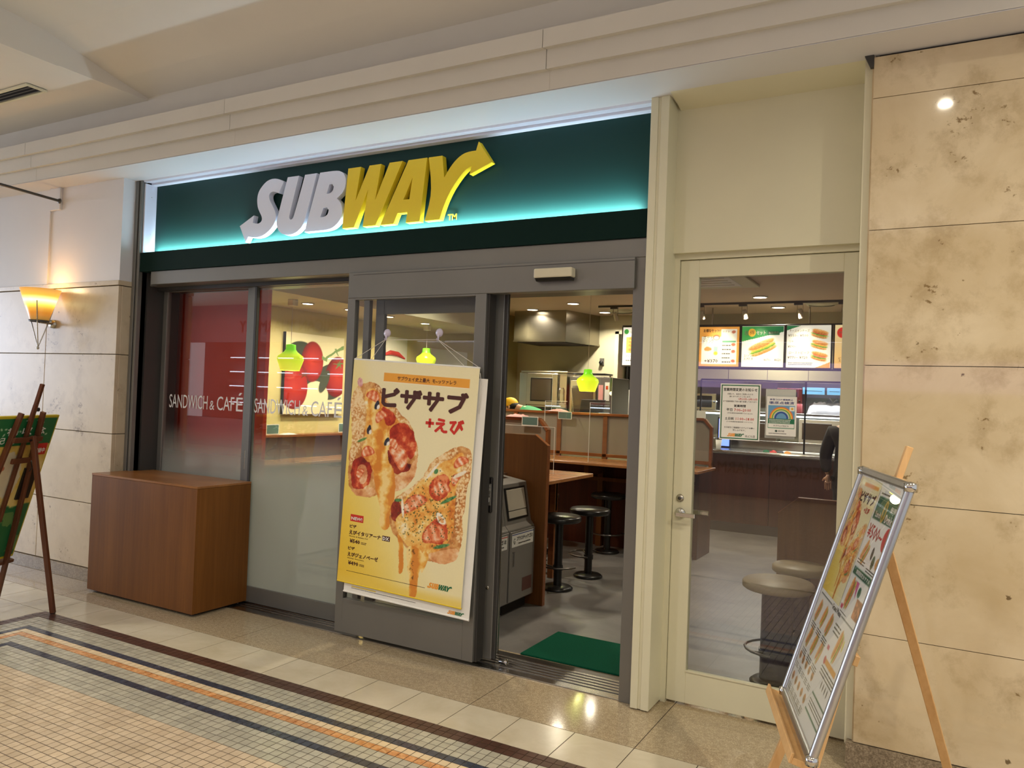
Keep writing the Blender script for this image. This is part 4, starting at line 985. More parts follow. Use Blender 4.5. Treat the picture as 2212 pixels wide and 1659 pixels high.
fb.text(mb, 'ピザ', .075 * bW, .148 * bH, .021, .055 * bW, bold=.03); fb.text(mb, 'えびジェノベーゼ', .075 * bW, .119 * bH, .027, .255 * bW, bold=.035)
fb.text(mb, 'Shrimp Genovese', .075 * bW, .107 * bH, .010, .14 * bW, bold=.01); fb.text(mb, '¥490', .085 * bW, .082 * bH, .024, .085 * bW, bold=.03)
for y in (.187, .089): fb.lines(mb, .18 * bW, .225 * bW, y * bH, 2, .008, .0045, int(y * 1000))
fb.lines(mb, .075 * bW, .72 * bW, .052 * bH, 1, .008, .003, 77)
x0, y0, x1, y1 = .352 * bW, .216 * bH, .415 * bW, .238 * bH
fb.rect(mb, x0, y0, x1, y1, .6); obj('poster_text', mb, M['text_brown'], hp)['kind'] = 'stuff'
mb = MB(); fb.text(mb, 'DX', x0 + .006, y0 + .005, .020, .045, bold=.04, k=1.2); obj('poster_badge_text', mb, M['paper'], hp)
m1, m2 = MB(), MB(); logo(fb, .735 * bW, .055 * bH, .19 * bW, m1, m2)
obj('poster_logo', m1, M['text_orange'], hp, label='orange half of the logo'); obj('poster_logo', m2, M['text_green'], hp, label='green half of the logo')
obj('hem_bar', MB().tube([bo - bn * .004, bo - bn * .004 + br * bW], 0.006, 8), M['letter_yellow'], hp)
obj('hem_bar', MB().tube([bo + bu * bH - bn * .004, bo + bu * bH - bn * .004 + br * bW], 0.006, 8), M['paper'], hp)
tl, trr = bo + bu * bH, bo + bu * bH + br * bW
# second poster hanging directly behind
bo2 = bo + br * .045 - bu * .062 + Vector((0, .016, 0))
hp2 = thing('hanging_poster', 'white vinyl poster mostly hidden directly behind the yellow hanging poster', 'poster', (bc.x + .02, bc.y + .016, bo2.z))
obj('vinyl_sheet', sheet(bo2, br, bu, bn, bW + .005, bH, 0.002), M['paper'], hp2)
fb2 = Face(bo2, br, bu, 0.0015); mb = MB(); fb2.lines(mb, .06, .55, .028, 1, .006, .0035, 5); obj('poster_text', mb, M['text_grey'], hp2)
mb = MB(); fb2.rect(mb, .06, .036, .25, .043, .8); obj('poster_stripe', mb, M['text_gold'], hp2)
m1, m2 = MB(), MB(); logo(fb2, .775, .010, .115, m1, m2); obj('poster_logo', m1, M['text_orange'], hp2); obj('poster_logo', m2, M['text_green'], hp2)
obj('hem_bar', MB().tube([bo2, bo2 + br * (bW + .005)], 0.006, 8), M['paper'], hp2)
# suction hooks and strings
hk = []
for i, (x, lb) in enumerate(((-3.115, 'left'), (-2.712, 'right'))):
    y = 3.943
    t = thing('suction_hook', 'clear plastic suction hook stuck on the fixed glass, %s one of the pair' % lb, 'hook', (x, y, 1.93))
    obj('cup', MB().lathe([(0.002, -0.016), (0.016, -0.014), (0.026, -0.004), (0.027, 0)], (x, y, 1.985), 18, 'Y'), m_paint('hook_plastic', (206, 196, 214), 0.2) if i == 0 else bpy.data.materials['hook_plastic'], t)
    obj('prong', MB().bar((x, y - .012, 1.975), (x + .004, y - .014, 1.938), .016, .005, (0, 1, 0), .006, .005).tube([(x + .004, y - .014, 1.94), (x + .004, y - .030, 1.937), (x + .004, y - .032, 1.950)], .003, 6), bpy.data.materials['hook_plastic'], t)
    hk.append(Vector((x + .004, y - .022, 1.942)))
st = thing('hanging_string', 'thin white strings running from the suction hooks to the poster corners', 'string', (-2.9, 3.92, 1.78))
sp = [(tl, hk[0]), (tl + br * .13, hk[0]), (trr, hk[1]), (trr - br * .10, hk[1])]
for a, b in sp: obj('strand', MB().tube([a, b], .0018, 5), M['string'], st)
obj('strand', MB().tube([hk[0], (hk[0] + hk[1]) / 2 - Vector((0, 0, .003)), hk[1]], .0018, 5), M['string'], st)
q = trr + Vector((.003, 0, -.03))
obj('strand', MB().tube([q, q + Vector((.012, 0, -.06)), q + Vector((.004, .01, -.15)), q + Vector((-.004, .01, -.24))], .002, 5), M['string'], st)

# ================================================================== EASELS
def easel(name, label, TL, a, lean, posts, cross, mast, hinge, foot, W, H, wood, off=.032, tray=None):
    n = Vector((math.sin(a), -math.cos(a), 0)); u_ = Vector((math.cos(a), math.sin(a), 0))
    v_ = Vector((0, 0, math.cos(lean))) - n * math.sin(lean); N = n * math.cos(lean) + Vector((0, 0, math.sin(lean)))
    P = lambda x, y, o=off: Vector(TL) + u_ * x + v_ * y - N * o
    t = thing(name, label, 'easel', (P(.3, -1.2).x, P(.3, -1.2).y, 0))
    for (x0, y0, x1) in posts:
        b = P(x1, -1.2); k = -1.2 - b.z / v_.z; p1 = P(x1, k)
        obj('leg', MB().bar(P(x0, y0), p1 + Vector((0, 0, .0)), .024, .032, N), wood, t, bevel=.002)
    x0, y0, x1, y1 = mast
    obj('mast', MB().bar(P(x0, y0, off - .002), P(x1, y1, off - .002), .026, .022, N), wood, t, bevel=.002)
    for (xa, xb, y) in cross: obj('cross_bar', MB().bar(P(xa, y, off + .028), P(xb, y, off + .028), .035, .018, N), wood, t, bevel=.002)
    h = P(hinge[0], hinge[1], off + .045)
    obj('rear_leg', MB().bar(h + (h - Vector(foot)).normalized() * .03, Vector(foot) + Vector((0, 0, .006)), .026, .032, N), wood, t, bevel=.002)
    obj('rubber_foot', MB().bar(Vector(foot) + Vector((0, 0, .0)), Vector(foot) + Vector((0, 0, .02)), .02, .026, N), M['black'], t)
    obj('hinge_bolt', MB().tube([h - u_ * .03, h + u_ * .03], .006, 8), M['black'], t)
    if tray:
        xa, xb, y = tray
        obj('ledge', MB().obox(P(xa, y - .03, off), u_ * (xb - xa), v_ * .022, N * .075), wood, t, bevel=.002)
        obj('ledge_lip', MB().obox(P(xa, y - .03, off - .075), u_ * (xb - xa), v_ * .036, N * .010), wood, t, bevel=.002)
    return t, u_, v_, N, P
# left easel, seen from behind
tlL = (-5.498, 3.266, 1.356)
eL, uL, vL, NL, PL = easel('poster_easel', 'dark brown wooden easel at the far left, seen from behind', tlL, -1.15, .29,
    [(.212, .035, .045), (.418, .03, .56)], [(.18, .45, -.15), (.24, .40, -.30)], (.309, .234, .286, -.75), (.285, -.15), (-5.29, 3.17, 0), .66, 1.06, M['easel_dark'], tray=(.0, .66, -1.07))
obj('wing_knob', MB().lathe([(0.001, -.03), (0.014, -.026), (0.014, -.0), (0.001, .004)], tuple(PL(.29, .06, .05)), 10, 'Y'), M['black'], eL)
obj('height_block', MB().bar(PL(.335, .095, .05), PL(.335, -.02, .05), .03, .02, NL), M['easel_dark'], eL, bevel=.002)
obj('chain', MB().tube([PL(.24, -.30, .08), PL(.20, -.33, .06), PL(.18, -.36, .06), PL(.21, -.38, .07)], .004, 6), M['black'], eL)
pL = thing('promo_board', 'green and ochre framed promotional board standing on the dark easel at the far left', 'board', tuple(PL(.33, -1.06, 0)))
oL = Vector(tlL) + uL * .66 - vL * 1.06
obj('board', MB().obox(oL - NL * .008, -uL * .66, vL * 1.06, NL * .016), M['text_gold'], pL) if False else obj('board', MB().obox(Vector(tlL) - vL * 1.06 - NL * .010, uL * .66, vL * 1.06, NL * .018), m_paint('board_edge_yellow', (206, 186, 40), 0.4), pL)
FL = Face(oL - NL * .0105, -uL, vL, .001)
cv = Cv(.64, 1.03, .0045, (214, 178, 88))
gv = cv.Y / 1.03
cv.c = cv.ramp(np.clip(cv.noise(5, 9) * 1.3 - .2 + (cv.X / .64 - .5) * .3, 0, 1), [(0, (196, 150, 70)), (.5, (222, 190, 96)), (1, (238, 216, 150))])
cv.put(cv.rect(0, .835, .64, 1.03), (28, 106, 60)); cv.put(cv.rect(0, 0, .64, .40) * np.clip((.40 - cv.Y + (cv.noise(5, 4) - .5) * .1) * 60, 0, 1), (34, 104, 58))
cv.put(cv.rect(0, .04, .64, .34) * (cv.noise(7, 8) > .53), (126, 150, 84), .7)
r_ = np.random.RandomState(2)
for i in range(26): cv.put(cv.ell(r_.uniform(0, .64), r_.uniform(.85, 1.02), .006, .012, r_.uniform(0, 3)), (220, 226, 200), .8)
cv.put(cv.ell(.33, .62, .11, .17, .3, wob=.2), (222, 214, 196), .8); cv.put(cv.ell(.16, .66, .10, .06, .2, wob=.3), (196, 96, 60), .8); cv.put(cv.ell(.55, .63, .07, .05, .7, wob=.3), (176, 130, 80), .8)
cv.put(cv.rect(.505, .755, .625, .84), (196, 40, 34))
cv.panel('board_print', FL, .01, .015, pL, M['print'])
mb = MB(); FL.text(mb, '祝 収 念', .20, .925, .055, .36, bold=.03); FL.text(mb, '記 念', .12, .87, .045, .2, bold=.02); FL.text(mb, '開催中', .52, .785, .035, .10, bold=.03); FL.text(mb, 'OK', .12, .33, .04, bold=.02)
obj('board_text', mb, M['paper'], pL)['kind'] = 'stuff'
obj('dark_tablet', MB().obox(FL.p(.475, .45, 6), -uL * .125, vL * .23, -NL * .012) if False else MB().obox(FL.p(.475, .45, 1), -uL * .125, -NL * .012, vL * .23), M['black'], pL)

# right easel
tlR = (-0.2572, 3.3191, 1.3899)
eR, uR, vR, NR, PR = easel('poster_easel', 'pale wooden easel standing in front of the right stone wall', tlR, -1.27, .292,
    [(.30, .0, .04), (.36, .0, .60)], [(.18, .48, -.62)], (.335, .115, .335, -1.0), (.34, -.25), (0.11, 3.63, 0), .64, .95, M['easel_pale'], off=.040, tray=(-.08, .56, -.965))
bR = thing('menu_board', 'silver snap frame menu board resting on the pale easel by the right wall', 'board', tuple(PR(.32, -.95, 0)))
oR = Vector(tlR) - vR * .95
RP = lambda x, y, z=0: oR + uR * x + vR * y + NR * z
obj('backing', MB().obox(RP(.01, .01, -.014), uR * .62, vR * .93, NR * .012), M['grey_metal'], bR)
for (x, y, dx, dy, nm) in ((0, .030, .028, .89, 'frame_side'), (.612, .030, .028, .89, 'frame_side'), (0, 0, .64, .030, 'frame_rail'), (0, .92, .64, .030, 'frame_rail')):
    if dx < dy: obj(nm, MB().tube([RP(x + dx / 2, y, .0), RP(x + dx / 2, y + dy, .0)], .0145, 10), M['alu'], bR)
    else: obj(nm, MB().obox(RP(x + .01, y, -.012), uR * (dx - .02), vR * dy, NR * .025), M['alu'], bR, bevel=.008, seg=2)
for x in (.014, .626):
    for y in (.015, .935): obj('corner_cap', MB().lathe([(0.001, -.016), (.020, -.014), (.021, .012), (.001, .018)], tuple(RP(x, y)), 12, 'Z'), M['chrome'], bR)
FR = Face(RP(.028, .03, .0), uR, vR, .001); pw, ph = .584, .89
cv = Cv(pw, ph, .0032, (236, 234, 228))
def Yv(v): return ph + v + .03      # v measured from the frame top
# sub-poster (left half, upper)
sw, sh_ = .295, .46
c2 = Cv(sw, sh_, .0032, (240, 226, 160)); u = c2.X / sw; v = c2.Y / sh_
c2.c = c2.ramp(np.clip((.62 - v) * .75 + (.42 - u), 0, 1), [(0, (238, 228, 180)), (0.4, (240, 214, 110)), (1, (228, 186, 40))])
_W, _H = .92, 1.42
big = Cv(_W, _H, .0032 * _W / sw, (240, 226, 160)); big.c[:] = -1
pizza_art(big, _W, _H)
bh, bw = big.c.shape[:2]; ix = np.clip((np.arange(c2.w) / (c2.w - 1) * (bw - 1)).round().astype(int), 0, bw - 1); iy = np.clip((np.arange(c2.h) / (c2.h - 1) * (bh - 1)).round().astype(int), 0, bh - 1)
bc_ = big.c[iy][:, ix]; mk = (bc_.min(-1) > 0)[..., None]; c2.c = np.where(mk, bc_, c2.c)
c2.put(c2.rect(.25 * sw, .93 * sh_, .93 * sw, .96 * sh_), (236, 160, 60))
cv.put(cv.rect(.302, .43, .306, .87), (120, 120, 112), .7)
cv.put(cv.rect(.318, Yv(-.160), .575, Yv(-.078)), (20, 92, 66))
cv.put(cv.ell(.43, Yv(-.122), .022, .040, -.1), (196, 160, 60)); cv.put(cv.ell(.43, Yv(-.122), .012, .030, -.1), (96, 110, 50))
cv.put(cv.ell(.545, Yv(-.203), .034, .040), (196, 30, 44))
cv.put(cv.rect(.318, Yv(-.362), .584, Yv(-.335)), (20, 92, 66))
cv.sandwich(.375, Yv(-.275), .085, .055, R(60), 3, 'ham'); cv.put(cv.ell(.46, Yv(-.265), .012, .022), (40, 34, 34)); cv.put(cv.ell(.495, Yv(-.29), .016, .024), (60, 90, 60)); cv.put(cv.ell(.545, Yv(-.285), .02, .02), (220, 160, 90))
cv.put(cv.poly([(.40, Yv(-.375)), (.44, Yv(-.375)), (.44, Yv(-.43))]), (206, 90, 150))
cv.sandwich(.375, Yv(-.425), .11, .06, R(75), 5, 'mix'); cv.put(cv.ell(.47, Yv(-.40), .018, .018), (20, 92, 66)); cv.put(cv.rect(.475, Yv(-.485), .57, Yv(-.42)), (150, 82, 44)); 
cv.put(cv.rect(.475, Yv(-.485), .57, Yv(-.42)) * (cv.noise(30, 4) > .5), (206, 130, 80))
cv.put(cv.rect(.318, Yv(-.49), .345, Yv(-.475)), (200, 50, 90))
cv.put(cv.rect(.02, Yv(-.513), .215, Yv(-.509)), (60, 66, 60)); cv.put(cv.rect(.37, Yv(-.513), .57, Yv(-.509)), (60, 66, 60))
k = 0
for r0, ys in enumerate((-.575, -.68)):
    for c0 in range(3): cv.sandwich(.055 + .10 * c0 + .01, Yv(ys), .085, .048, R(66), 10 + k, ('mix', 'cheese', 'ham')[k % 3]); k += 1
for r0, ys in enumerate((-.765, -.85)):
    for c0 in range(5): cv.put(cv.ell(.035 + .062 * c0, Yv(ys), .017, .017, wob=.1), (206, 140, 84)); cv.put(cv.ell(.035 + .062 * c0, Yv(ys) - .004, .015, .007, wob=.3), (150, 110, 60))
cv.sandwich(.45, Yv(-.60), .11, .055, R(72), 30, 'cheese'); cv.put(cv.rect(.335, Yv(-.64), .365, Yv(-.625)), (200, 50, 90)); cv.put(cv.ell(.50, Yv(-.58), .008, .02), (226, 210, 90))
cv.put(cv.ell(.36, Yv(-.675), .014, .014), (200, 50, 60)); cv.put(cv.rect(.372, Yv(-.685), .53, Yv(-.665)), (226, 160, 70))
cv.put(cv.rect(.35, Yv(-.80), .56, Yv(-.793)), (20, 92, 66)); cv.put(cv.rect(.33, Yv(-.865), .56, Yv(-.858)), (20, 92, 66))
for x in (.42, .45, .48, .51): cv.put(cv.ell(x, Yv(-.745), .005, .013), (60, 50, 46))
cv.panel('menu_print', FR, 0, 0, bR, M['print'])
c2.panel('inset_poster', FR, .006, .425, bR, M['print'], .8)
mb = MB();  FR.text(mb, 'Grand Menu', .225, Yv(-.520), .020, .135, bold=.02)
for i, (x, y) in enumerate([(.03, -.628), (.13, -.628), (.23, -.628), (.03, -.735), (.13, -.735), (.23, -.735)]): FR.lines(mb, x, x + .075, Yv(y), 3, .009, .0045, i)
for i in range(5):
    for y in (-.80, -.885): FR.lines(mb, .015 + .062 * i, .06 + .062 * i, Yv(y), 3, .008, .0035, 20 + i)
FR.lines(mb, .335, .43, Yv(-.55), 3, .014, .006, 40); FR.lines(mb, .35, .56, Yv(-.70), 3, .012, .005, 41); FR.lines(mb, .35, .56, Yv(-.82), 3, .011, .004, 42); FR.lines(mb, .02, .30, Yv(-.905), 2, .008, .003, 43)
FR.lines(mb, .325, .42, Yv(-.31), 2, .010, .004, 44); FR.lines(mb, .45, .56, Yv(-.32), 2, .009, .004, 45); FR.lines(mb, .33, .56, Yv(-.07), 1, .009, .006, 46); FR.lines(mb, .33, .42, Yv(-.50), 1, .009, .003, 46)
obj('menu_text', mb, M['text_grey'], bR)['kind'] = 'stuff'
mb = MB(); FR.text(mb, 'ピザサブ', .085, .425 + .80 * sh_, .042, .20, bold=.05, k=1.4); obj('menu_heading', mb, M['text_brown'], bR)
mb = MB(); FR.text(mb, '¥500~', .325, Yv(-.225), .048, .18, bold=.02); obj('menu_price', mb, m_paint('menu_crimson', (180, 22, 44), .5), bR)
mb = MB(); FR.text(mb, '+えび', .19, .425 + .73 * sh_, .022, .07, bold=.04, k=1.4); obj('menu_red_text', mb, M['text_red'], bR)
mb = MB(); FR.text(mb, 'Lunch', .345, Yv(-.15), .020, .06, bold=.02); FR.text(mb, 'Drink', .465, Yv(-.155), .028, .08, bold=.03); FR.text(mb, '昼得', .49, Yv(-.115), .018, .06, bold=.02); FR.text(mb, '期間限定おすすめ', .36, Yv(-.356), .015, .18, bold=.02); obj('menu_white_text', mb, M['paper'], bR)['kind'] = 'stuff'
obj('cover_sheet', MB().obox(RP(.026, .028, .006), uR * .588, vR * .894, NR * .001), M['acrylic'], bR)

# ================================================================== SCONCE, FLAG POLE
scn = thing('wall_sconce', 'glowing amber glass torch sconce on the left stone wall', 'wall lamp', (-6.49, 3.66, 2.08))
o = obj('shade', MB().lathe([(.068, 2.085), (.150, 2.34), (.144, 2.34), (.062, 2.088)], (-6.49, 3.66, 0), 28, cap=False), M['sconce_glass'], None)
o.data.transform(Matrix.Translation((0, 0, 0))); o.parent = scn; o.location = (0, 0, .005)
obj('lamp', MB().lathe([(.001, 2.20), (.025, 2.21), (.03, 2.24), (.02, 2.27), (.001, 2.28)], (-6.49, 3.66, 0), 12), m_emit('sconce_lamp', (255, 220, 140), 20), scn)
obj('collar', MB().lathe([(.074, 2.072), (.076, 2.086), (.06, 2.086), (.058, 2.072)], (-6.49, 3.66, 0), 24).box(-6.55, -6.43, 3.65, 3.67, 2.072, 2.080), M['grey_dark'], scn)
for k in range(3):
    a_ = R(200 + 120 * k); x, y = -6.49 + .09 * math.cos(a_), 3.66 + .09 * math.sin(a_)
    x2, y2 = -6.49 + .118 * math.cos(a_), 3.66 + .118 * math.sin(a_)
    obj('rod', MB().tube([(x2, y2, 2.24), (-6.49 + .074 * math.cos(a_), 3.66 + .074 * math.sin(a_), 2.08), (-6.49, 3.66, 1.865)], .0045, 6), M['steel'], scn)
obj('finial', MB().lathe([(.001, 1.845), (.011, 1.852), (.011, 1.864), (.001, 1.872)], (-6.49, 3.66, 0), 10), M['steel'], scn)
obj('arm', MB().tube([(-6.49, 3.66, 2.072), (-6.54, 3.80, 2.07)], .009, 8), M['steel'], scn)
obj('wall_plate', MB().lathe([(.001, -.03), (.034, -.03), (.036, 0)], (-6.55, 3.82, 2.07), 20, 'Y'), M['steel'], scn)
l = bpy.data.lights.new('sconce_lamp', 'POINT'); l.energy = 2.2; l.color = (1, .66, .3); l.shadow_soft_size = .04
o = bpy.data.objects.new('sconce_lamp_light', l); COL.objects.link(o); o.location = (-6.49, 3.66, 2.36)
fp = thing('flag_pole', 'thin dark metal banner rod projecting from the white wall above the sconce', 'pole', (-6.52, 3.8, 3.11))
obj('rod', MB().tube([(-6.52, 3.80, 3.105), (-6.52, 3.10, 3.135)], .011, 10), M['grey_dark'], fp)
obj('flange', MB().lathe([(.001, -.012), (.018, -.012), (.022, 0)], (-6.52, 3.80, 3.105), 14, 'Y'), M['grey_dark'], fp)
obj('end_cap', MB().lathe([(.001, -.012), (.016, -.008), (.016, .01), (.001, .012)], (-6.52, 3.10, 3.135), 12, 'Y'), M['steel'], fp)

# ================================================================== SHOP INTERIOR
SW = M['shop_wall']
wsl = struct('wall_side', MB().box(-6.2, -6.05, 4.42, 11.2, 0, 2.95), M['yellow_wall']); wsl.name = 'wall_shop_left'
struct('wall_shop_back', MB().box(-6.05, -4.33, 11.05, 11.2, 0, 2.95).box(-3.55, 1.5, 11.05, 11.2, 0, 2.95).box(-4.33, -3.55, 11.05, 11.2, 2.62, 2.95).box(-4.33, -3.55, 11.9, 12.0, 0, 2.95).box(-4.45, -4.33, 11.2, 12.0, 0, 2.95).box(-3.55, -3.43, 11.2, 12.0, 0, 2.95), SW)
struct('wall_shop_right', MB().box(1.3, 1.42, 4.42, 11.2, 0, 2.95), SW)
struct('trim_15', MB().box(-4.36, -4.30, 11.03, 11.06, 0, 2.66).box(-4.36, -3.5, 11.03, 11.06, 2.62, 2.68), M['cream'])
ic = struct('ceiling_shop', MB().box(-6.2, 1.42, 4.30, 11.2, 2.90, 3.0), M['shop_ceiling'])
struct('ceiling_bulkhead', MB().box(-6.05, -5.08, 4.42, 8.95, 2.45, 2.90).box(-6.05, -5.6, 8.95, 9.9, 2.5, 2.90), M['cream'])
obj('access_panel', MB().box(-4.30, -3.85, 8.2, 8.75, 2.893, 2.901), M['shop_ceiling'], ic, bevel=.003)
ca = thing('ceiling_cassette', 'large square white air cassette in the shop ceiling seen through the cream door', 'air unit', (-2.15, 8.2, 2.87))
obj('body', MB().box(-2.7, -1.72, 7.5, 8.45, 2.872, 2.90), M['shop_wall'], ca, bevel=.006)
obj('grille', MB().box(-2.55, -1.87, 7.65, 8.3, 2.868, 2.874), M['white_wall'], ca, bevel=.003)
for k in range(4): obj('louvre', MB().box(-2.5 + .0, -1.92, 7.72 + k * .15, 7.74 + k * .15, 2.864, 2.869), M['cornice'], ca)
for i, (x, y, lb) in enumerate(((-4.02, 10.42, 'left, by the single menu board'), (-1.31, 10.10, 'right, above the row of menus'))):
    t = thing('round_diffuser', 'round ceiling air diffuser ' + lb, 'vent', (x, y, 2.88), group='round air diffusers')
    obj('plate', MB().lathe([(.001, 2.878), (.13, 2.878), (.21, 2.898)], (x, y, 0), 24, cap=False), M['shop_wall'], t)
    obj('ring', MB().lathe([(.15, 2.872), (.17, 2.872), (.185, 2.89)], (x, y, 0), 24, cap=False), M['shop_wall'], t)
names = ['left of the hood', 'above the hood side', 'right behind the hood', 'over the menus, front', 'over the menus, rear']
for i, (x, y) in enumerate(SHOP + [(-3.4, 5.2), (-1.4, 6.6), (-4.4, 7.0)]):
    lb = names[i] if i < 5 else ['just inside the entrance', 'over the right seating', 'over the middle seating'][i - 5]
    t = thing('downlight', 'small glowing recessed downlight in the shop ceiling ' + lb, 'ceiling light', (x, y, 2.88), group='shop downlights')
    obj('ring', MB().lathe([(.075, 2.886), (.092, 2.888), (.092, 2.9), (.075, 2.9)], (x, y, 0), 20, cap=False), M['white_wall'], t)
    obj('lamp', MB().lathe([(.001, 2.889), (.076, 2.889)], (x, y, 0), 20, cap=False), M['lamp_disc'], t)
for i, (x, y) in enumerate(((-5.47, 5.66), (-5.38, 6.18), (-5.4, 6.85), (-5.44, 7.6))):
    t = thing('downlight', ['nearest', 'second', 'third', 'farthest'][i] + ' small downlight over the left wall bench', 'ceiling light', (x, y, 2.43), group='bench downlights')
    obj('ring', MB().lathe([(.05, 2.440), (.064, 2.442), (.064, 2.45), (.05, 2.45)], (x, y, 0), 18, cap=False), M['white_wall'], t)
    obj('lamp', MB().lathe([(.001, 2.441), (.051, 2.441)], (x, y, 0), 18, cap=False), M['lamp_disc'], t)
# red panels just inside the left pane
rp = thing('red_panel', 'tall brick red partition panel right behind the left window pane', 'panel', (-5.1, 4.40, 0))
obj('board', MB().box(-6.04, -5.67, 4.385, 4.42, 0.0, 2.44), M['red'], rp, bevel=.002)
obj('board', MB().box(-5.665, -4.655, 4.38, 4.42, 0.0, 2.44), M['red'], rp, bevel=.002)
obj('edge_trim', MB().box(-5.905, -5.89, 4.365, 4.385, 1.0, 2.40), M['cream'], rp)
# left wall: painting, bench counter
pt = thing('tomato_painting', 'large unframed canvas of red tomatoes on the yellow side wall', 'painting', (-6.02, 6.37, 1.33))
obj('canvas', MB().box(-6.048, -6.005, 5.92, 6.82, 1.335, 2.20), M['navy_cloth'], pt)
FP = Face((-6.005, 5.92, 1.335), (0, 1, 0), (0, 0, 1), .0012)
cv = Cv(.90, .865, .007, (238, 228, 188))
def tomato(cx, cy, rx, ry, ang=0, hl=True):
    a, b = cv.loc(cx, cy, ang); d = np.sqrt((a / rx) ** 2 + (b / ry) ** 2); m = np.clip((1 - d) * min(rx, ry) / cv.e + .5, 0, 1)
    cv.put(m, cv.ramp(np.clip(d * .8 - a / rx * .15 + (cv.noise(5) - .5) * .25, 0, 1), [(0, (200, 56, 34)), (.55, (168, 30, 22)), (1, (90, 14, 16))]))
cv.put(cv.ell(.22, .48, .30, .30, 0), (60, 66, 52)); cv.put(cv.ell(.70, .36, .26, .20, .2), (66, 72, 56)); cv.put(cv.ell(.40, .08, .22, .20, 0), (238, 228, 188))
cv.put(cv.ell(.47, .20, .20, .16, 0), (238, 228, 188))
tomato(.40, .57, .17, .22); tomato(.13, .30, .21, .25, .2); tomato(.80, .42, .19, .23, -.2)
cv.put(cv.ell(.60, .36, .06, .14, -.5), (70, 76, 58))
for pts in ([(.60, .62), (.78, .73), (.90, .78), (.90, .74), (.76, .69), (.62, .60)], [(.74, .74), (.80, .66), (.82, .66), (.77, .74)], [(.55, .65), (.63, .61), (.63, .58), (.54, .61)]): cv.put(cv.poly(pts, .02), (120, 150, 92))
for k in range(6):
    a = k * 1.05; cv.put(cv.poly([(.82, .57), (.82 + .12 * math.cos(a), .57 + .08 * math.sin(a)), (.83 + .02 * math.cos(a + 1), .57 + .02 * math.sin(a + 1))]), (96, 130, 74))
    cv.put(cv.poly([(.28, .43), (.28 + .10 * math.cos(a), .43 + .06 * math.sin(a)), (.29 + .02 * math.cos(a + 1), .43 + .02 * math.sin(a + 1))]), (110, 60, 30))
cv.panel('painted_face', FP, 0, 0, pt, M['print'])
for i, (y0, y1, lb) in enumerate(((8.0, 9.35, 'far pale blue'),)):
    p2 = thing('wall_poster', 'pale poster with a red chilli on the side wall beyond the tomato painting', 'poster', (-6.02, 8.2, 1.5))
    obj('sheet', MB().box(-6.048, -6.03, 7.5, 8.05, 1.45, 2.30), M['paper'], p2)
    obj('chilli', MB().tube([(-6.026, 7.55, 2.06), (-6.022, 7.7, 2.10), (-6.022, 7.85, 2.09), (-6.026, 8.0, 2.04)], [.012, .03, .03, .01], 8), M['text_red'], p2)
    p3 = thing('wall_poster', 'pale blue and white poster farthest along the side wall', 'poster', (-6.02, 9.0, 1.5))
    obj('sheet', MB().box(-6.048, -6.03, 8.6, 9.5, 1.45, 2.22), M['paper'], p3); obj('blue_field', MB().box(-6.03, -6.027, 8.62, 9.48, 1.5, 2.02), m_paint('poster_blue', (150, 186, 196), .5), p3)
wc = thing('wall_bench_counter', 'long narrow wooden counter with back rail along the yellow side wall', 'counter', (-5.9, 6.9, 0))
obj('back_board', MB().box(-6.045, -6.02, 4.5, 9.0, .80, 1.10), M['booth_wood'], wc); obj('top_rail', MB().box(-6.048, -5.90, 4.5, 9.0, 1.10, 1.125), M['booth_rail'], wc, bevel=.003)
obj('counter_top', MB().box(-6.02, -5.60, 4.5, 9.0, .84, .868), M['table_wood'], wc, bevel=.003)
obj('front_board', MB().box(-5.66, -5.635, 4.5, 9.0, .52, .80), M['booth_rail'], wc, bevel=.003)
for k in range(4): obj('hook', MB().tube([(-5.63, 5.2 + k * .6, .70), (-5.59, 5.2 + k * .6, .64), (-5.57, 5.2 + k * .6, .66)], .006, 6).tube([(-5.63, 5.3 + k * .6, .70), (-5.59, 5.3 + k * .6, .64), (-5.57, 5.3 + k * .6, .66)], .006, 6), M['steel'], wc)
for k in range(5): obj('support', MB().box(-6.02, -5.7, 4.6 + k * 1.05, 4.64 + k * 1.05, 0, .84), M['booth_wood'], wc)

def card(x, y, z, axis, label):
    t = thing('table_sign', label, 'sign card', (x, y, z), group='small notice cards on the rails')
    if axis == 'X':
        obj('card', MB().box(x, x + .004, y - .085, y + .085, z, z + .105), M['paper'], t); obj('card_face', MB().box(x + .004, x + .005, y - .078, y + .078, z + .008, z + .097), M['teal_card'], t)
    else:
        obj('card', MB().box(x - .085, x + .085, y, y + .004, z, z + .085), M['paper'], t); obj('card_face', MB().box(x - .078, x + .078, y - .001, y, z + .007, z + .078), M['teal_card'], t)
    return t
def crumple(name, loc, w_, d_, h_, mat, label, cat, seed, group=None):
    r = np.random.RandomState(seed); nx, ny = 12, 8; mb = MB(); vs = []
    for j in range(ny):
        for i in range(nx):
            u_, v_ = i / (nx - 1) - .5, j / (ny - 1) - .5
            e = max(0, 1 - (2 * u_) ** 2) * max(0, 1 - (2 * v_) ** 2)
            vs.append((loc[0] + u_ * w_ + r.uniform(-.06, .06) * w_ / 4, loc[1] + v_ * d_ + r.uniform(-.06, .06) * d_ / 4, loc[2] + e ** .5 * h_ * r.uniform(.5, 1.1)))
    fs = [(j * nx + i, j * nx + i + 1, (j + 1) * nx + i + 1, (j + 1) * nx + i) for j in range(ny - 1) for i in range(nx - 1)]
    mb.add(vs, fs, True); mb.add([(a, b, loc[2]) for a, b, c_ in vs], [f[::-1] for f in fs], True)
    return tag(obj(name, mb, mat), label, cat, group)
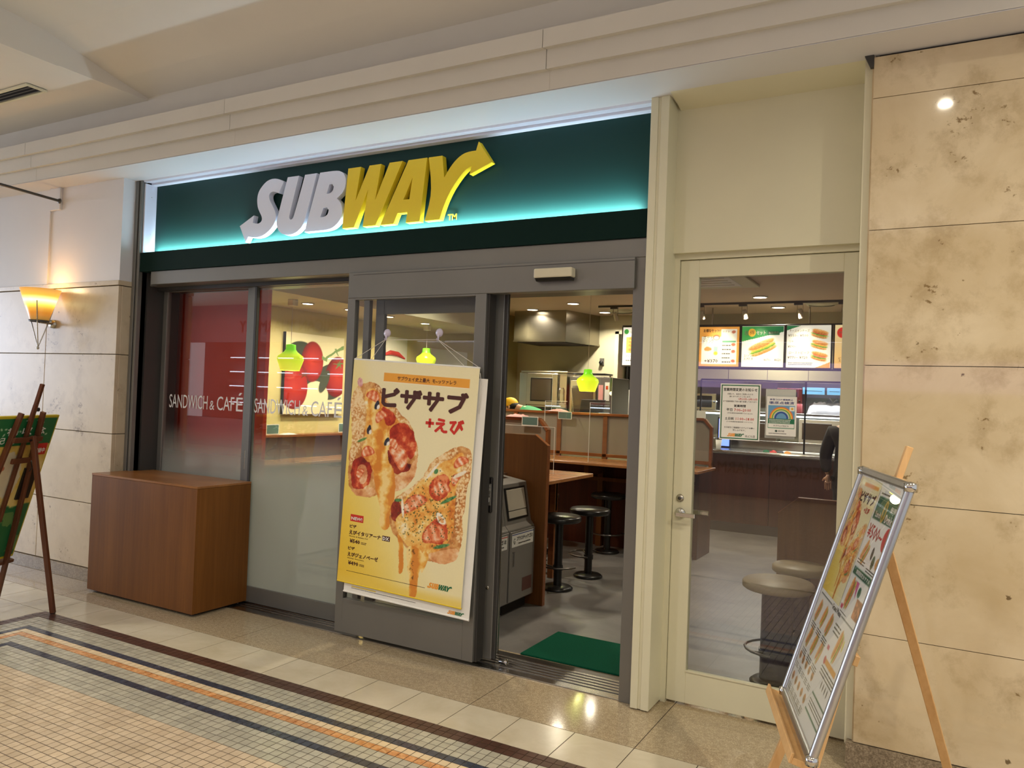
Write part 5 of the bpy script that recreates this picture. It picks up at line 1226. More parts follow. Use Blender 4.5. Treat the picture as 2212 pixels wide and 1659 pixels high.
card(-6.0, 5.78, 1.125, 'X', 'small green-grey card on the near end of the wall bench rail'); card(-6.0, 6.86, 1.125, 'X', 'small green-grey card on the far end of the wall bench rail')
crumple('paper_napkin', (-5.95, 5.95, 1.125), .10, .2, .015, M['paper'], 'flat white napkins beside the near card on the wall bench', 'napkin', 3)
crumple('paper_napkin', (-5.95, 7.0, 1.125), .10, .2, .02, M['paper'], 'flat white napkins beside the far card on the wall bench', 'napkin', 4)

def pendant(x, y, z, zc, label):
    t = thing('pendant_lamp', label, 'lamp', (x, y, z), group='lime glass pendant lamps')
    pr = [(.088, 0), (.125, .105), (.118, .135), (.062, .178), (.048, .20), (.045, .245), (.02, .25)]
    mb = MB().lathe([(r, q) for r, q in pr], (0, 0, 0), 28, cap=False)
    o = obj('shade', MB(), M['lime_glass'], None); me = mesh_only(mb, M['lime_glass']); o.data = me; o.parent = t; o.location = (0, 0, 0)
    obj('bulb', MB().lathe([(.001, z + .04), (.03, z + .05), (.04, z + .09), (.02, z + .14), (.001, z + .15)], (x, y, 0), 14), M['lamp_disc'], t)
    obj('cord', MB().tube([(x, y, z + .24), (x, y, zc - .05)], .0025, 6), M['string'], t)
    obj('canopy', MB().box(x - .035, x + .035, y - .035, y + .035, zc - .06, zc), M['paper'], t, bevel=.004)
    l = bpy.data.lights.new('pendant_bulb', 'POINT'); l.energy = 3; l.color = (1, .9, .5); l.shadow_soft_size = .05
    q = bpy.data.objects.new('pendant_bulb_light', l); COL.objects.link(q); q.location = (x, y, z - .03)
pendant(-5.41, 5.4, 1.775, 2.45, 'lime green glass pendant lamp hanging before the tomato painting')
pendant(-5.62, 7.9, 1.92, 2.45, 'lime green glass pendant lamp farthest along the side wall')
pendant(-3.47, 8.0, 1.70, 2.90, 'lime green pendant lamp added in place of a reflected lamp over the back divider')  # added lamp standing in for a lamp's reflection in a clear screen

# booth partition, table and left divider
bp = thing('booth_partition', 'brown wood partition board with one sloping top corner beside the waste bins', 'partition', (-3.3, 5.42, 0))
obj('board', MB().prism([(-4.1, 0), (-2.66, 0), (-2.66, 1.235), (-2.775, 1.315), (-4.1, 1.315)], 'Y', 5.40, 5.44), M['booth_wood'], bp, bevel=.002)
obj('edge_band', MB().bar((-2.657, 5.42, 0.0), (-2.657, 5.42, 1.235), .005, .042, (0, 1, 0)).bar((-2.657, 5.42, 1.236), (-2.772, 5.42, 1.318), .042, .005), M['booth_rail'], bp)
tb = thing('booth_table', 'light wood table top fixed behind the booth partition', 'table', (-3.4, 5.9, 0))
obj('table_top', MB().box(-4.3, -2.68, 5.445, 6.38, .925, .955), M['table_wood'], tb, bevel=.003)
obj('apron', MB().box(-4.2, -3.0, 6.30, 6.33, .60, .925), M['dark_wood'], tb); obj('foot_rail', MB().tube([(-4.2, 5.95, .84), (-3.0, 5.95, .84)], .012, 8), M['steel'], tb)
obj('leg', MB().box(-3.05, -3.0, 6.28, 6.34, 0, .925), M['booth_rail'], tb); obj('leg', MB().box(-4.25, -4.2, 6.28, 6.34, 0, .925), M['booth_rail'], tb)
def divider(name, label, x0, x1, y, z0, zt, posts, chx, chz, base):
    t = thing(name, label, 'divider', ((x0 + x1) / 2, y, 0))
    rt = .028
    obj('top_rail', MB().box(x0, x1 - chx, y - .03, y + .03, zt - rt, zt), M['booth_rail'], t, bevel=.003)
    obj('corner_rail', MB().bar((x1 - chx, y, zt - rt / 2), (x1 - .012, y, zt - chz - rt / 2), .06, rt), M['booth_rail'], t, bevel=.003)
    obj('end_post', MB().box(x1 - .03, x1, y - .025, y + .025, base, zt - chz), M['booth_rail'], t, bevel=.002)
    for p in posts: obj('post', MB().box(p - .026, p + .026, y - .022, y + .022, base, zt - rt), M['booth_rail'], t, bevel=.002)
    obj('bottom_rail', MB().box(x0, x1, y - .022, y + .022, z0, z0 + .035), M['booth_rail'], t, bevel=.002)
    xs_ = [x0] + [p for p in posts] + [x1]
    for a, b in zip(xs_, xs_[1:]):
        a2, b2 = a + .027, b - .03
        if b == x1: poly = [(a2, z0 + .035), (b2, z0 + .035), (b2, zt - chz - .02), (b2 - chx + .03, zt - rt), (a2, zt - rt)]
        else: poly = [(a2, z0 + .035), (b2, z0 + .035), (b2, zt - rt), (a2, zt - rt)]
        obj('frosted_panel', MB().prism(poly, 'Y', y - .004, y + .004), M['poly_panel'], t)
    return t
divider('seat_divider', 'low wood framed divider with frosted panels behind the booth table', -4.9, -3.16, 6.45, .96, 1.42, [-4.35, -3.72], .10, .10, .0)
bd = divider('seat_divider', 'long wood framed divider with frosted panels behind the back counter table', -5.0, -2.07, 8.09, .975, 1.46, [-4.41, -3.84, -3.27, -2.70], .09, .09, .93)
obj('end_panel', MB().box(-2.20, -2.16, 7.95, 8.45, 0, .93), M['dark_wood'], bd); obj('modesty_panel', MB().box(-4.9, -2.20, 8.05, 8.09, 0, .93), M['dark_wood'], bd)

bt = thing('back_counter_table', 'narrow orange wood counter table running along the back divider', 'table', (-3.4, 7.72, 0))
obj('table_top', MB().box(-5.0, -2.02, 7.38, 8.045, .93, .957), M['table_wood'], bt, bevel=.003); obj('support_rail', MB().box(-5.0, -2.2, 7.97, 8.02, .72, .76), M['booth_wood'], bt)
[obj('leg', MB().box(x - .03, x + .03, 7.98, 8.045, 0, .93), M['booth_wood'], bt) for x in (-4.41, -3.27, -2.70)]
obj('bracket', MB().box(-3.3, -3.25, 7.6, 7.97, .80, .93), M['booth_wood'], bt); obj('bracket', MB().box(-2.25, -2.2, 7.6, 7.97, .80, .93), M['booth_wood'], bt)
card(-3.75, 8.03, 1.375, 'Y', 'small green-grey card hanging on the back divider rail'); card(-3.34, 6.39, 1.345, 'Y', 'small green-grey card hanging on the booth divider rail')
crumple('pink_cloth', (-3.86, 8.09, 1.46), .22, .10, .03, M['pink_paper'], 'crumpled pink cloth lying on the back divider rail', 'cloth', 7)
crumple('pink_cloth', (-3.50, 6.45, 1.42), .22, .10, .03, M['pink_paper'], 'crumpled pink cloth lying on the booth divider rail', 'cloth', 8)
for i, (x, y, w_, h_, ax, lb) in enumerate(((-3.70, 7.72, .60, .62, 'X', 'left of the three'), (-3.18, 7.72, .60, .62, 'X', 'middle of the three'), (-2.72, 7.72, .60, .62, 'X', 'right of the three'))):
    t = thing('acrylic_screen', 'clear acrylic screen standing across the back counter table, ' + lb, 'screen', (x, y, .957), group='acrylic screens on the back counter table')
    obj('sheet', MB().box(x - .002, x + .002, y - w_ / 2, y + w_ / 2 - .05, .962, .957 + h_), M['acrylic'], t)
    obj('edge', MB().box(x - .0025, x + .0025, y - w_ / 2 - .003, y - w_ / 2, .962, .957 + h_).box(x - .0025, x + .0025, y - w_ / 2, y + w_ / 2 - .05, .957 + h_, .960 + h_), M['paper'], t)
    obj('foot', MB().box(x - .08, x + .08, y - w_ / 2, y - w_ / 2 + .03, .957, .962), M['acrylic'], t)
t = thing('acrylic_screen', 'clear acrylic screen standing on the booth table', 'screen', (-3.0, 5.9, .955))
obj('sheet', MB().box(-3.95, -2.86, 5.93, 5.934, .96, 1.36), M['acrylic'], t); obj('edge', MB().box(-2.86, -2.857, 5.93, 5.934, .96, 1.36).box(-3.95, -2.857, 5.93, 5.934, 1.36, 1.363), M['paper'], t); obj('foot', MB().box(-2.95, -2.92, 5.86, 6.0, .955, .96), M['acrylic'], t)

# stools
def stool(x, y, zs, r, mat, label, group, ring=True, post=.035, ang=200):
    t = thing('bar_stool', label, 'stool', (x, y, 0), 0, group)
    obj('seat', MB().lathe([(.001, zs - .05), (r * .93, zs - .05), (r, zs - .04), (r, zs - .012), (r * .93, zs), (.001, zs + .004)], (x, y, 0), 32), mat, t)
    obj('post', MB().lathe([(post, .02), (post, zs - .05)], (x, y, 0), 18), M['black'], t)
    obj('base', MB().lathe([(r * .70, 0), (r * .72, .012), (r * .62, .028), (post, .034)], (x, y, 0), 28), M['black'], t)
    obj('collar', MB().lathe([(post + .008, .16), (post + .008, .20)], (x, y, 0), 18), M['black'], t)
    a0 = R(ang); rr_ = .175
    pts = [(x + rr_ * math.cos(a0 + R(q)), y + rr_ * math.sin(a0 + R(q)), .205) for q in range(-100, 101, 20)]
    obj('footrest', MB().tube(pts, .008, 6).tube([(x, y, .17), pts[2]], .007, 6).tube([(x, y, .17), pts[-3]], .007, 6), M['rail_dark'], t)
BV, GV = M['black_vinyl'], M['beige_vinyl']
stool(-2.80, 5.97, .62, .185, BV, 'round black bar stool nearest the waste bins', 'black bar stools', ang=250)
stool(-2.77, 6.55, .62, .185, BV, 'round black bar stool in the middle of the open doorway', 'black bar stools', ang=190)
stool(-3.06, 7.72, .62, .185, BV, 'round black bar stool at the back counter table', 'black bar stools', ang=300)
stool(-3.62, 7.25, .62, .185, BV, 'round black bar stool half hidden behind the booth table', 'black bar stools', ang=200)
stool(-0.80, 4.72, .60, .20, GV, 'large round beige bar stool right behind the glazed cream door', 'beige bar stools', post=.09, ang=170)
stool(-0.76, 5.28, .60, .175, GV, 'second beige bar stool behind the nearest one at the cream door', 'beige bar stools', post=.06, ang=170)
stool(-0.80, 6.02, .60, .175, GV, 'farthest beige bar stool half hidden by the right wooden screen', 'beige bar stools', post=.05, ang=170)
rs = thing('booth_partition', 'low wooden screen with one sloping corner behind the beige stools', 'partition', (0, 5.6, 0))
obj('board', MB().prism([(-0.955, 0.0), (1.25, 0.0), (1.25, .995), (-0.83, .995), (-0.955, .885)], 'Y', 5.55, 5.59), M['booth_wood'], rs, bevel=.002)
obj('edge_band', MB().box(-0.83, 1.25, 5.548, 5.592, .995, 1.0).bar((-.957, 5.57, .886), (-.83, 5.57, .998), .044, .005), M['booth_rail'], rs)

# waste bins
def waste_bin(y0, y1, label, bottles):
    t = thing('waste_bin', label, 'bin', (-3.0, (y0 + y1) / 2, 0)); X = -2.735; G = M['bin_grey']
    obj('body', MB().prism([(-3.3, .09), (X, .09), (X, .625), (X - .03, .66), (X - .085, .955), (-3.3, 1.03)], 'Y', y0, y1 - .006), G, t, bevel=.004)
    obj('plinth_base', MB().box(-3.28, X - .05, y0 + .02, y1 - .02, 0, .09), M['joint_dark'], t)
    obj('door_panel', MB().box(X, X + .012, y0 + .008, y1 - .012, .10, .615), G, t, bevel=.003)
    obj('pull_slot', MB().box(X + .012, X + .0135, y0 + .055, y0 + .072, .36, .46), M['rail_dark'], t)
    obj('pull_slot_rim', MB().box(X + .012, X + .0145, y0 + .050, y0 + .055, .355, .465).box(X + .012, X + .0145, y0 + .072, y0 + .077, .355, .465).box(X + .012, X + .0145, y0 + .05, y0 + .077, .46, .465), M['rail'], t)
    n = Vector((.295, 0, .055)).normalized(); up = Vector((-.055, 0, .295)).normalized(); o0 = Vector((X - .03, y0, .66))
    def sl(a, b, c_, d, z, m, nm, bev=0): obj(nm, MB().obox(o0 + Vector((0, a, 0)) + up * c_ + n * z, Vector((0, b - a, 0)), up * (d - c_), n * .006), m, t, bevel=bev) if False else obj(nm, MB().obox(o0 + Vector((0, b, 0)) + up * c_ + n * z, up * (d - c_), Vector((0, a - b, 0)), n * .006), m, t, bevel=bev)
    w_ = y1 - y0
    sl(.04, w_ - .05, .03, .27, .0, M['black'], 'flap_frame'); sl(.06, w_ - .07, .10, .255, .003, M['bin_flap'], 'push_flap', .002); sl(.06, w_ - .07, .045, .095, .002, M['bin_flap'], 'push_flap', .002)
    FB = Face((X + .0125, y0 + .03, .50), (0, 1, 0), (0, 0, 1), .001)
    mb = MB(); FB.rect(mb, 0, 0, w_ - .07, .10, .5); obj('label', mb, M['paper'], t)
    mb = MB(); FB.text(mb, 'プラスチックゴミ' if bottles else '燃えるゴミ', .075, .042, .032, w_ - .16, bold=.03, k=1.5); FB.lines(mb, .10, w_ - .11, .018, 1, .01, .008, 4, 1.5)
    mb = FB.text(mb, 'G' if bottles else 'P', .02, .02, .045, .03, k=1.5); obj('label_text', mb, M['text_black'], t)
    mb = MB(); FB.rect(mb, 0, .088, w_ - .07, .094, 1.5); obj('label_stripe', mb, m_paint('label_blue', (40, 60, 140), .5) if bottles else M['text_red'], t)
    return t
wb1 = waste_bin(4.56, 4.968, 'grey waste bin with red striped label, partly hidden by the sliding door', False)
wb2 = waste_bin(4.968, 5.376, 'grey waste bin with blue striped plastic waste label by the partition', True)
mb = MB(); FB = Face((-2.7225, 5.18, .15), (0, 1, 0), (0, 0, 1), .001); FB.rect(mb, 0, 0, .15, .10, .5); obj('sticker', mb, m_paint('sticker_maroon', (96, 60, 52), .5), wb2)
obj('cup_opening', MB().lathe([(.05, 1.012), (.075, 1.02), (.075, 1.028), (.05, 1.028)], (-3.02, 5.0, -.01), 20, cap=False), M['chrome'], wb1)
obj('tray_slot', MB().box(-3.1, -2.95, 5.08, 5.3, 1.0, 1.012), M['steel'], wb2)
# door mat
dm = obj('doormat', MB().box(-2.26, -1.36, 4.31, 4.86, 0, .012), M['mat'], bevel=.006, seg=2); tag(dm, 'dark green entrance mat lying on the grey shop floor', 'mat')

# ---- kitchen
hd = thing('range_hood', 'large stainless steel extractor hood hanging on the back wall', 'hood', (-5.2, 10.6, 2.43))
obj('canopy', MB().prism([(-5.66, 10.2), (-4.80, 10.2), (-4.62, 11.04), (-5.66, 11.04)], 'Z', 2.46, 2.90), M['steel'], hd, bevel=.003)
obj('lip', MB().prism([(-5.665, 10.19), (-4.795, 10.19), (-4.61, 11.04), (-5.665, 11.04)], 'Z', 2.435, 2.46), M['steel'], hd, bevel=.002)
obj('filter', MB().prism([(-5.62, 10.24), (-4.84, 10.24), (-4.68, 11.0), (-5.62, 11.0)], 'Z', 2.43, 2.436), M['joint_dark'], hd)
ov = thing('bread_oven', 'stainless steel bread oven with a dark window under the hood', 'oven', (-5.1, 10.5, .9))
ST = M['steel']
obj('body', MB().box(-5.50, -4.72, 10.14, 10.9, .30, 1.975), ST, ov, bevel=.006); obj('top_plate', MB().box(-5.46, -4.70, 10.11, 10.92, 1.975, 2.0), ST, ov, bevel=.003)
obj('door', MB().box(-5.36, -4.85, 10.10, 10.14, 1.50, 1.965), ST, ov, bevel=.006)
obj('window_frame', MB().box(-5.29, -4.93, 10.094, 10.101, 1.555, 1.90), M['black'], ov, bevel=.004); obj('window_glass', MB().box(-5.27, -4.95, 10.091, 10.095, 1.575, 1.88), M['oven_glass'], ov)
obj('seam', MB().box(-5.375, -5.365, 10.135, 10.141, 1.0, 1.97), M['black'], ov); obj('stand', MB().box(-5.48, -4.74, 10.16, 10.88, 0, .30), M['grey_dark'], ov)
obj('handle', MB().tube([(-4.80, 10.09, 1.55), (-4.80, 10.06, 1.57), (-4.80, 10.06, 1.74), (-4.80, 10.10, 1.76)], .011, 8), M['chrome'], ov)
obj('control_panel', MB().box(-5.40, -4.74, 10.10, 10.14, 1.36, 1.475), M['black'], ov, bevel=.003)
for k, (x, m_) in enumerate(((-5.30, 'text_red'), (-5.22, 'text_red'), (-5.16, 'text_gold'), (-5.0, 'text_red'), (-4.95, 'text_red'), (-4.88, 'text_green'))): obj('indicator', MB().box(x, x + .03, 10.096, 10.101, 1.41, 1.43), M[m_], ov)
pf = thing('proofer_cabinet', 'steel proofing cabinet with a dark glass door right of the oven', 'cabinet', (-4.4, 10.5, .9))
obj('body', MB().box(-4.69, -4.06, 10.16, 10.9, 0, 1.93), M['grey_metal'], pf, bevel=.004); obj('door', MB().box(-4.66, -4.26, 10.12, 10.16, 1.0, 1.88), M['steel'], pf, bevel=.006)
obj('door_glass', MB().box(-4.62, -4.30, 10.114, 10.121, 1.1, 1.80), M['oven_glass'], pf); obj('handle', MB().tube([(-4.57, 10.08, 1.32), (-4.61, 10.08, 1.76)], .009, 8), M['chrome'], pf)
ty = thing('baking_tray', 'black baking tray lying on top of the proofing cabinet', 'tray', (-4.42, 10.4, 1.93))
obj('pan', MB().box(-4.66, -4.16, 10.18, 10.5, 1.965, 1.985), M['black'], ty, bevel=.005); obj('rack', MB().tube([(-4.64, 10.2, 1.935), (-4.64, 10.48, 1.935)], .004, 6).tube([(-4.18, 10.2, 1.935), (-4.18, 10.48, 1.935)], .004, 6).box(-4.64, -4.62, 10.2, 10.22, 1.935, 1.965).box(-4.2, -4.18, 10.46, 10.48, 1.935, 1.965), M['steel'], ty)
obj('soot_stain', MB().box(-5.36, -5.26, 11.045, 11.0495, 2.02, 2.43), M['soot'], bpy.data.objects['wall_shop_back']) if False else None
for i, (x, z, h_, m_, lb) in enumerate(((-4.20, 1.58, .24, 'pink_paper', 'left long pale slip'), (-4.105, 1.60, .26, 'paper', 'right slip with a red mark'))):
    t = thing('paper_notice', lb + ' taped to the proofing cabinet side', 'paper', (x, 10.12, z)); obj('sheet', MB().box(x - .035, x + .035, 10.155, 10.1595, z, z + h_), M[m_], t); 
    if i: obj('mark', MB().box(x - .02, x + .015, 10.153, 10.1555, z + .16, z + .21), M['text_red'], t)
so_ = thing('wall_socket', 'small dark wall socket right of the hood', 'socket', (-4.57, 11.03, 2.15)); obj('plate', MB().box(-4.60, -4.53, 11.035, 11.05, 2.14, 2.25), M['grey_metal'], so_); obj('plug', MB().lathe([(.001, -.05), (.028, -.045), (.028, 0)], (-4.565, 11.035, 2.18), 14, 'Y'), M['black'], so_)
ps = thing('till_screen', 'black till screen standing on the serving counter before the proofing cabinet', 'screen', (-4.08, 9.6, 1.3))
obj('monitor', MB().obox((-4.25, 9.55, 1.44), (.34, 0, 0), (0, .04, .0), (0, .06, .17)), M['black'], ps, bevel=.004); obj('stand', MB().box(-4.13, -4.03, 9.62, 9.7, 1.28, 1.46), M['black'], ps); obj('base', MB().box(-4.2, -3.95, 9.56, 9.76, 1.265, 1.285), M['black'], ps)
kc = thing('kitchen_counter', 'long steel topped work counter in front of the oven', 'counter', (-4.6, 9.75, 0))
obj('carcass', MB().box(-5.98, -2.95, 9.52, 9.95, 0, 1.235), M['shop_wall'], kc); obj('worktop', MB().box(-5.98, -2.93, 9.50, 9.97, 1.235, 1.265), M['steel'], kc, bevel=.003)
sc_ = thing('acrylic_screen', 'tall clear acrylic screen around the till on the kitchen counter', 'screen', (-4.0, 9.55, 1.265))
obj('sheet', MB().box(-4.65, -3.78, 9.52, 9.524, 1.27, 1.93), M['acrylic'], sc_); obj('edge', MB().box(-4.65, -3.78, 9.519, 9.525, 1.93, 1.935).box(-4.653, -4.649, 9.519, 9.525, 1.27, 1.93).box(-3.782, -3.778, 9.519, 9.525, 1.27, 1.93), M['paper'], sc_); obj('foot', MB().box(-4.6, -4.55, 9.50, 9.6, 1.265, 1.27), M['acrylic'], sc_)
# stores seen through the back doorway
sf = thing('storage_shelf', 'cluttered shelf unit with papers in the back room doorway', 'shelf', (-3.95, 11.6, 0))
for x in (-4.3, -3.6): obj('upright', MB().box(x, x + .03, 11.4, 11.8, 0, 2.3), M['grey_dark'], sf)
for z in (.5, 1.0, 1.36, 1.9, 2.25): obj('board', MB().box(-4.3, -3.57, 11.4, 11.8, z, z + .025), M['grey_dark'], sf)
for i, (x, z, w_, h_, lb) in enumerate(((-4.28, 1.385, .20, .40, 'leaning on the left'), (-4.05, 1.385, .16, .28, 'small in the middle'), (-3.88, 1.385, .17, .5, 'tall on the right'), (-4.2, 1.025, .45, .3, 'below the others'))):
    o = obj('paper_stack', MB().box(x, x + w_, 11.42, 11.5, z, z + h_), M['paper'], bevel=.004); tag(o, 'white stack of papers on the storage shelf, ' + lb, 'papers', 'papers on the storage shelf')
tw = obj('hanging_towel', MB().prism([(-4.22, 2.22), (-4.02, 2.22), (-4.04, 1.84), (-4.18, 1.82)], 'Y', 11.36, 11.385), M['pink_paper']); tag(tw, 'beige pink towel hanging in the back room doorway', 'towel')

# serving counter under the menus
svc = thing('serving_counter', 'long dark wood serving counter with a bright steel and glass top', 'counter', (-.9, 10.1, 0))
for k in range(5):
    x0 = -2.60 + k * .76
    obj('front_panel', MB().box(x0 + .003, x0 + .757, 10.0, 10.03, .12, .985), M['dark_wood'], svc, bevel=.003)
obj('carcass', MB().box(-2.6, 1.2, 10.03, 10.55, .0, .98), M['dark_wood'], svc); obj('kick_plate', MB().box(-2.6, 1.2, 10.015, 10.03, 0, .12), M['rail_dark'], svc)
obj('worktop', MB().box(-2.62, 1.2, 9.97, 10.58, .985, 1.035), M['steel'], svc, bevel=.006); obj('edge_bar', MB().tube([(-2.62, 9.96, 1.01), (1.2, 9.96, 1.01)], .018, 10), M['chrome'], svc)
obj('cold_well', MB().box(-1.75, 1.1, 10.10, 10.45, 1.035, 1.045), M['paper'], svc)
sg_ = thing('sneeze_guard', 'black pipe framed clear guard standing on the serving counter', 'screen', (-1.9, 9.99, 1.035))
for x in (-2.80 + .06, -1.45): obj('pipe', MB().tube([(x, 10.02, 1.04), (x, 10.02, 1.93)], .011, 8), M['black'], sg_)
obj('pipe', MB().tube([(-2.74, 10.02, 1.93), (1.0, 10.02, 1.93)], .011, 8), M['black'], sg_); obj('sheet', MB().box(-2.73, 1.0, 10.018, 10.022, 1.5, 1.92), M['acrylic'], sg_)
bk = thing('prep_shelf', 'steel preparation unit along the back wall under the menus', 'counter', (-1.2, 10.8, 0))
obj('cabinet', MB().box(-3.3, 1.2, 10.72, 11.03, 0, 1.12), M['steel'], bk); obj('worktop', MB().box(-3.3, 1.2, 10.70, 11.04, 1.12, 1.15), M['steel'], bk, bevel=.003)
bk = thing('wall_shelf', 'long steel wall shelf above the preparation unit', 'shelf', (-1.2, 10.9, 1.5))
obj('board', MB().box(-3.3, 1.2, 10.74, 11.04, 1.50, 1.53), M['steel'], bk, bevel=.002); obj('light_tube', MB().box(-3.2, 1.1, 10.78, 10.80, 1.478, 1.498), M['white_tube'], bk)
bk = thing('wall_cupboard', 'row of pale wall cupboards below the menu boards', 'cupboard', (-1.2, 10.9, 1.94))
obj('carcass', MB().box(-3.3, 1.2, 10.8, 11.04, 1.94, 2.12), M['shop_wall'], bk)
for k in range(8): obj('cupboard_seam', MB().box(-3.1 + k * .52, -3.095 + k * .52, 10.798, 10.801, 1.95, 2.11), M['grey_dark'], bk)
def boxy(name, x0, x1, y0, y1, z0, z1, label, cat, m1='steel', m2='black', group=None):
    t = thing(name, label, cat, ((x0 + x1) / 2, y0, z0), 0, group); obj('body', MB().box(x0, x1, y0, y1, z0, z1), M[m1], t, bevel=.006)
    dx, dz = (x1 - x0), (z1 - z0); obj('front', MB().box(x0 + dx * .08, x1 - dx * .2, y0 - .006, y0, z0 + dz * .15, z1 - dz * .15), M[m2], t, bevel=.003); obj('knob', MB().lathe([(.001, -.015), (.012, -.012), (.012, 0)], (x1 - dx * .1, y0, z0 + dz * .5), 10, 'Y'), M['black'], t)
    return t
boxy('microwave', -1.62, -1.12, 10.71, 11.0, 1.15, 1.46, 'white and grey microwave oven on the right of the preparation unit', 'microwave', 'bin_flap', 'oven_glass')
boxy('toaster_oven', -2.30, -1.90, 10.71, 11.0, 1.15, 1.42, 'steel toaster oven left of the microwave', 'oven', 'steel', 'oven_glass')
boxy('coffee_machine', -3.02, -2.72, 10.74, 11.0, 1.53, 1.76, 'dark coffee machine at the left end of the upper shelf', 'machine', 'steel', 'black')
boxy('food_container', -2.62, -2.34, 10.76, 11.0, 1.53, 1.70, 'silver lidded food container on the upper shelf', 'container', 'steel', 'steel')
boxy('food_warmer', -1.92, -1.60, 10.76, 11.0, 1.53, 1.86, 'brown boxy food warmer in the middle of the upper shelf', 'warmer', 'purple_red', 'grey_dark')
crumple('plastic_bag', (-1.30, 10.88, 1.53), .50, .24, .24, M['plastic_bag'], 'crumpled clear plastic bag at the right end of the upper shelf', 'bag', 21)
for i, (x0, x1, lb) in enumerate(((-1.60, -1.33, 'left'), (-1.30, -1.12, 'right'))):
    t = thing('label_screen', 'small pale blue lit display strip above the plastic bag, ' + lb, 'display', (x0, 10.78, 1.80)); obj('screen', MB().box(x0, x1, 10.79, 10.80, 1.79, 1.88), m_emit('pale_blue_screen', (120, 190, 235), .9) if i == 0 else bpy.data.materials['pale_blue_screen'], t); obj('line', MB().box(x0 + .03, x1 - .03, 10.788, 10.7901, 1.83, 1.836), M['text_grey'], t)
bs = thing('ordering_screen', 'glowing blue upright screen behind the left end of the counter', 'screen', (-2.55, 10.3, 1.035)); obj('panel', MB().box(-2.60, -2.46, 10.45, 10.47, 1.06, 1.42), M['screen_blue'], bs); obj('frame', MB().box(-2.62, -2.44, 10.47, 10.49, 1.035, 1.44), M['black'], bs)
for i, (x, y, lb) in enumerate(((-2.52, 10.15, 'tall white paper cup at the left end of the serving counter'),)):
    t = thing('paper_cup', lb, 'cup', (x, y, 1.035)); obj('cup', MB().lathe([(.03, 1.036), (.042, 1.16), (.040, 1.16)], (x, y, 0), 18), M['paper'], t); obj('lid', MB().lathe([(.045, 1.16), (.04, 1.18), (.001, 1.18)], (x, y, 0), 18), M['black'], t)
cols = [('text_green', 'green'), ('text_red', 'red'), ('black', 'black'), ('text_orange', 'orange')]
for i, (m_, cn) in enumerate(cols):
    x = -1.90 + i * .085; t = obj('salad_heap', MB(), M[m_]) if False else None
    crumple('salad_heap', (x, 10.06, 1.036), .08, .07, .03, M[m_], 'small heap of %s ingredients at the counter edge' % cn, 'food', 30 + i)
for i, (x, z, m_, lb) in enumerate(((-3.12, 1.53, 'text_green', 'green cap bottle'), (-3.16, 1.15, 'text_gold', 'yellow sauce bottle'), (-2.95, 1.15, 'text_red', 'red sauce bottle'))):
    t = thing('bottle', lb + ' on the preparation unit', 'bottle', (x, 10.78, z)); obj('body', MB().lathe([(.03, z), (.03, z + .13), (.012, z + .17), (.012, z + .19)], (x, 10.74 if z < 1.2 else 10.76, 0), 14), M[m_], t); obj('cap', MB().lathe([(.014, z + .19), (.014, z + .205), (.001, z + .21)], (x, 10.74 if z < 1.2 else 10.76, 0), 12), M['black'], t)
np_ = obj('notice_sheet', MB().box(-2.83, -2.66, 9.99, 9.993, 1.38, 1.52), M['paper']); tag(np_, 'pale notice sheet stuck at the left end of the sneeze guard', 'notice')

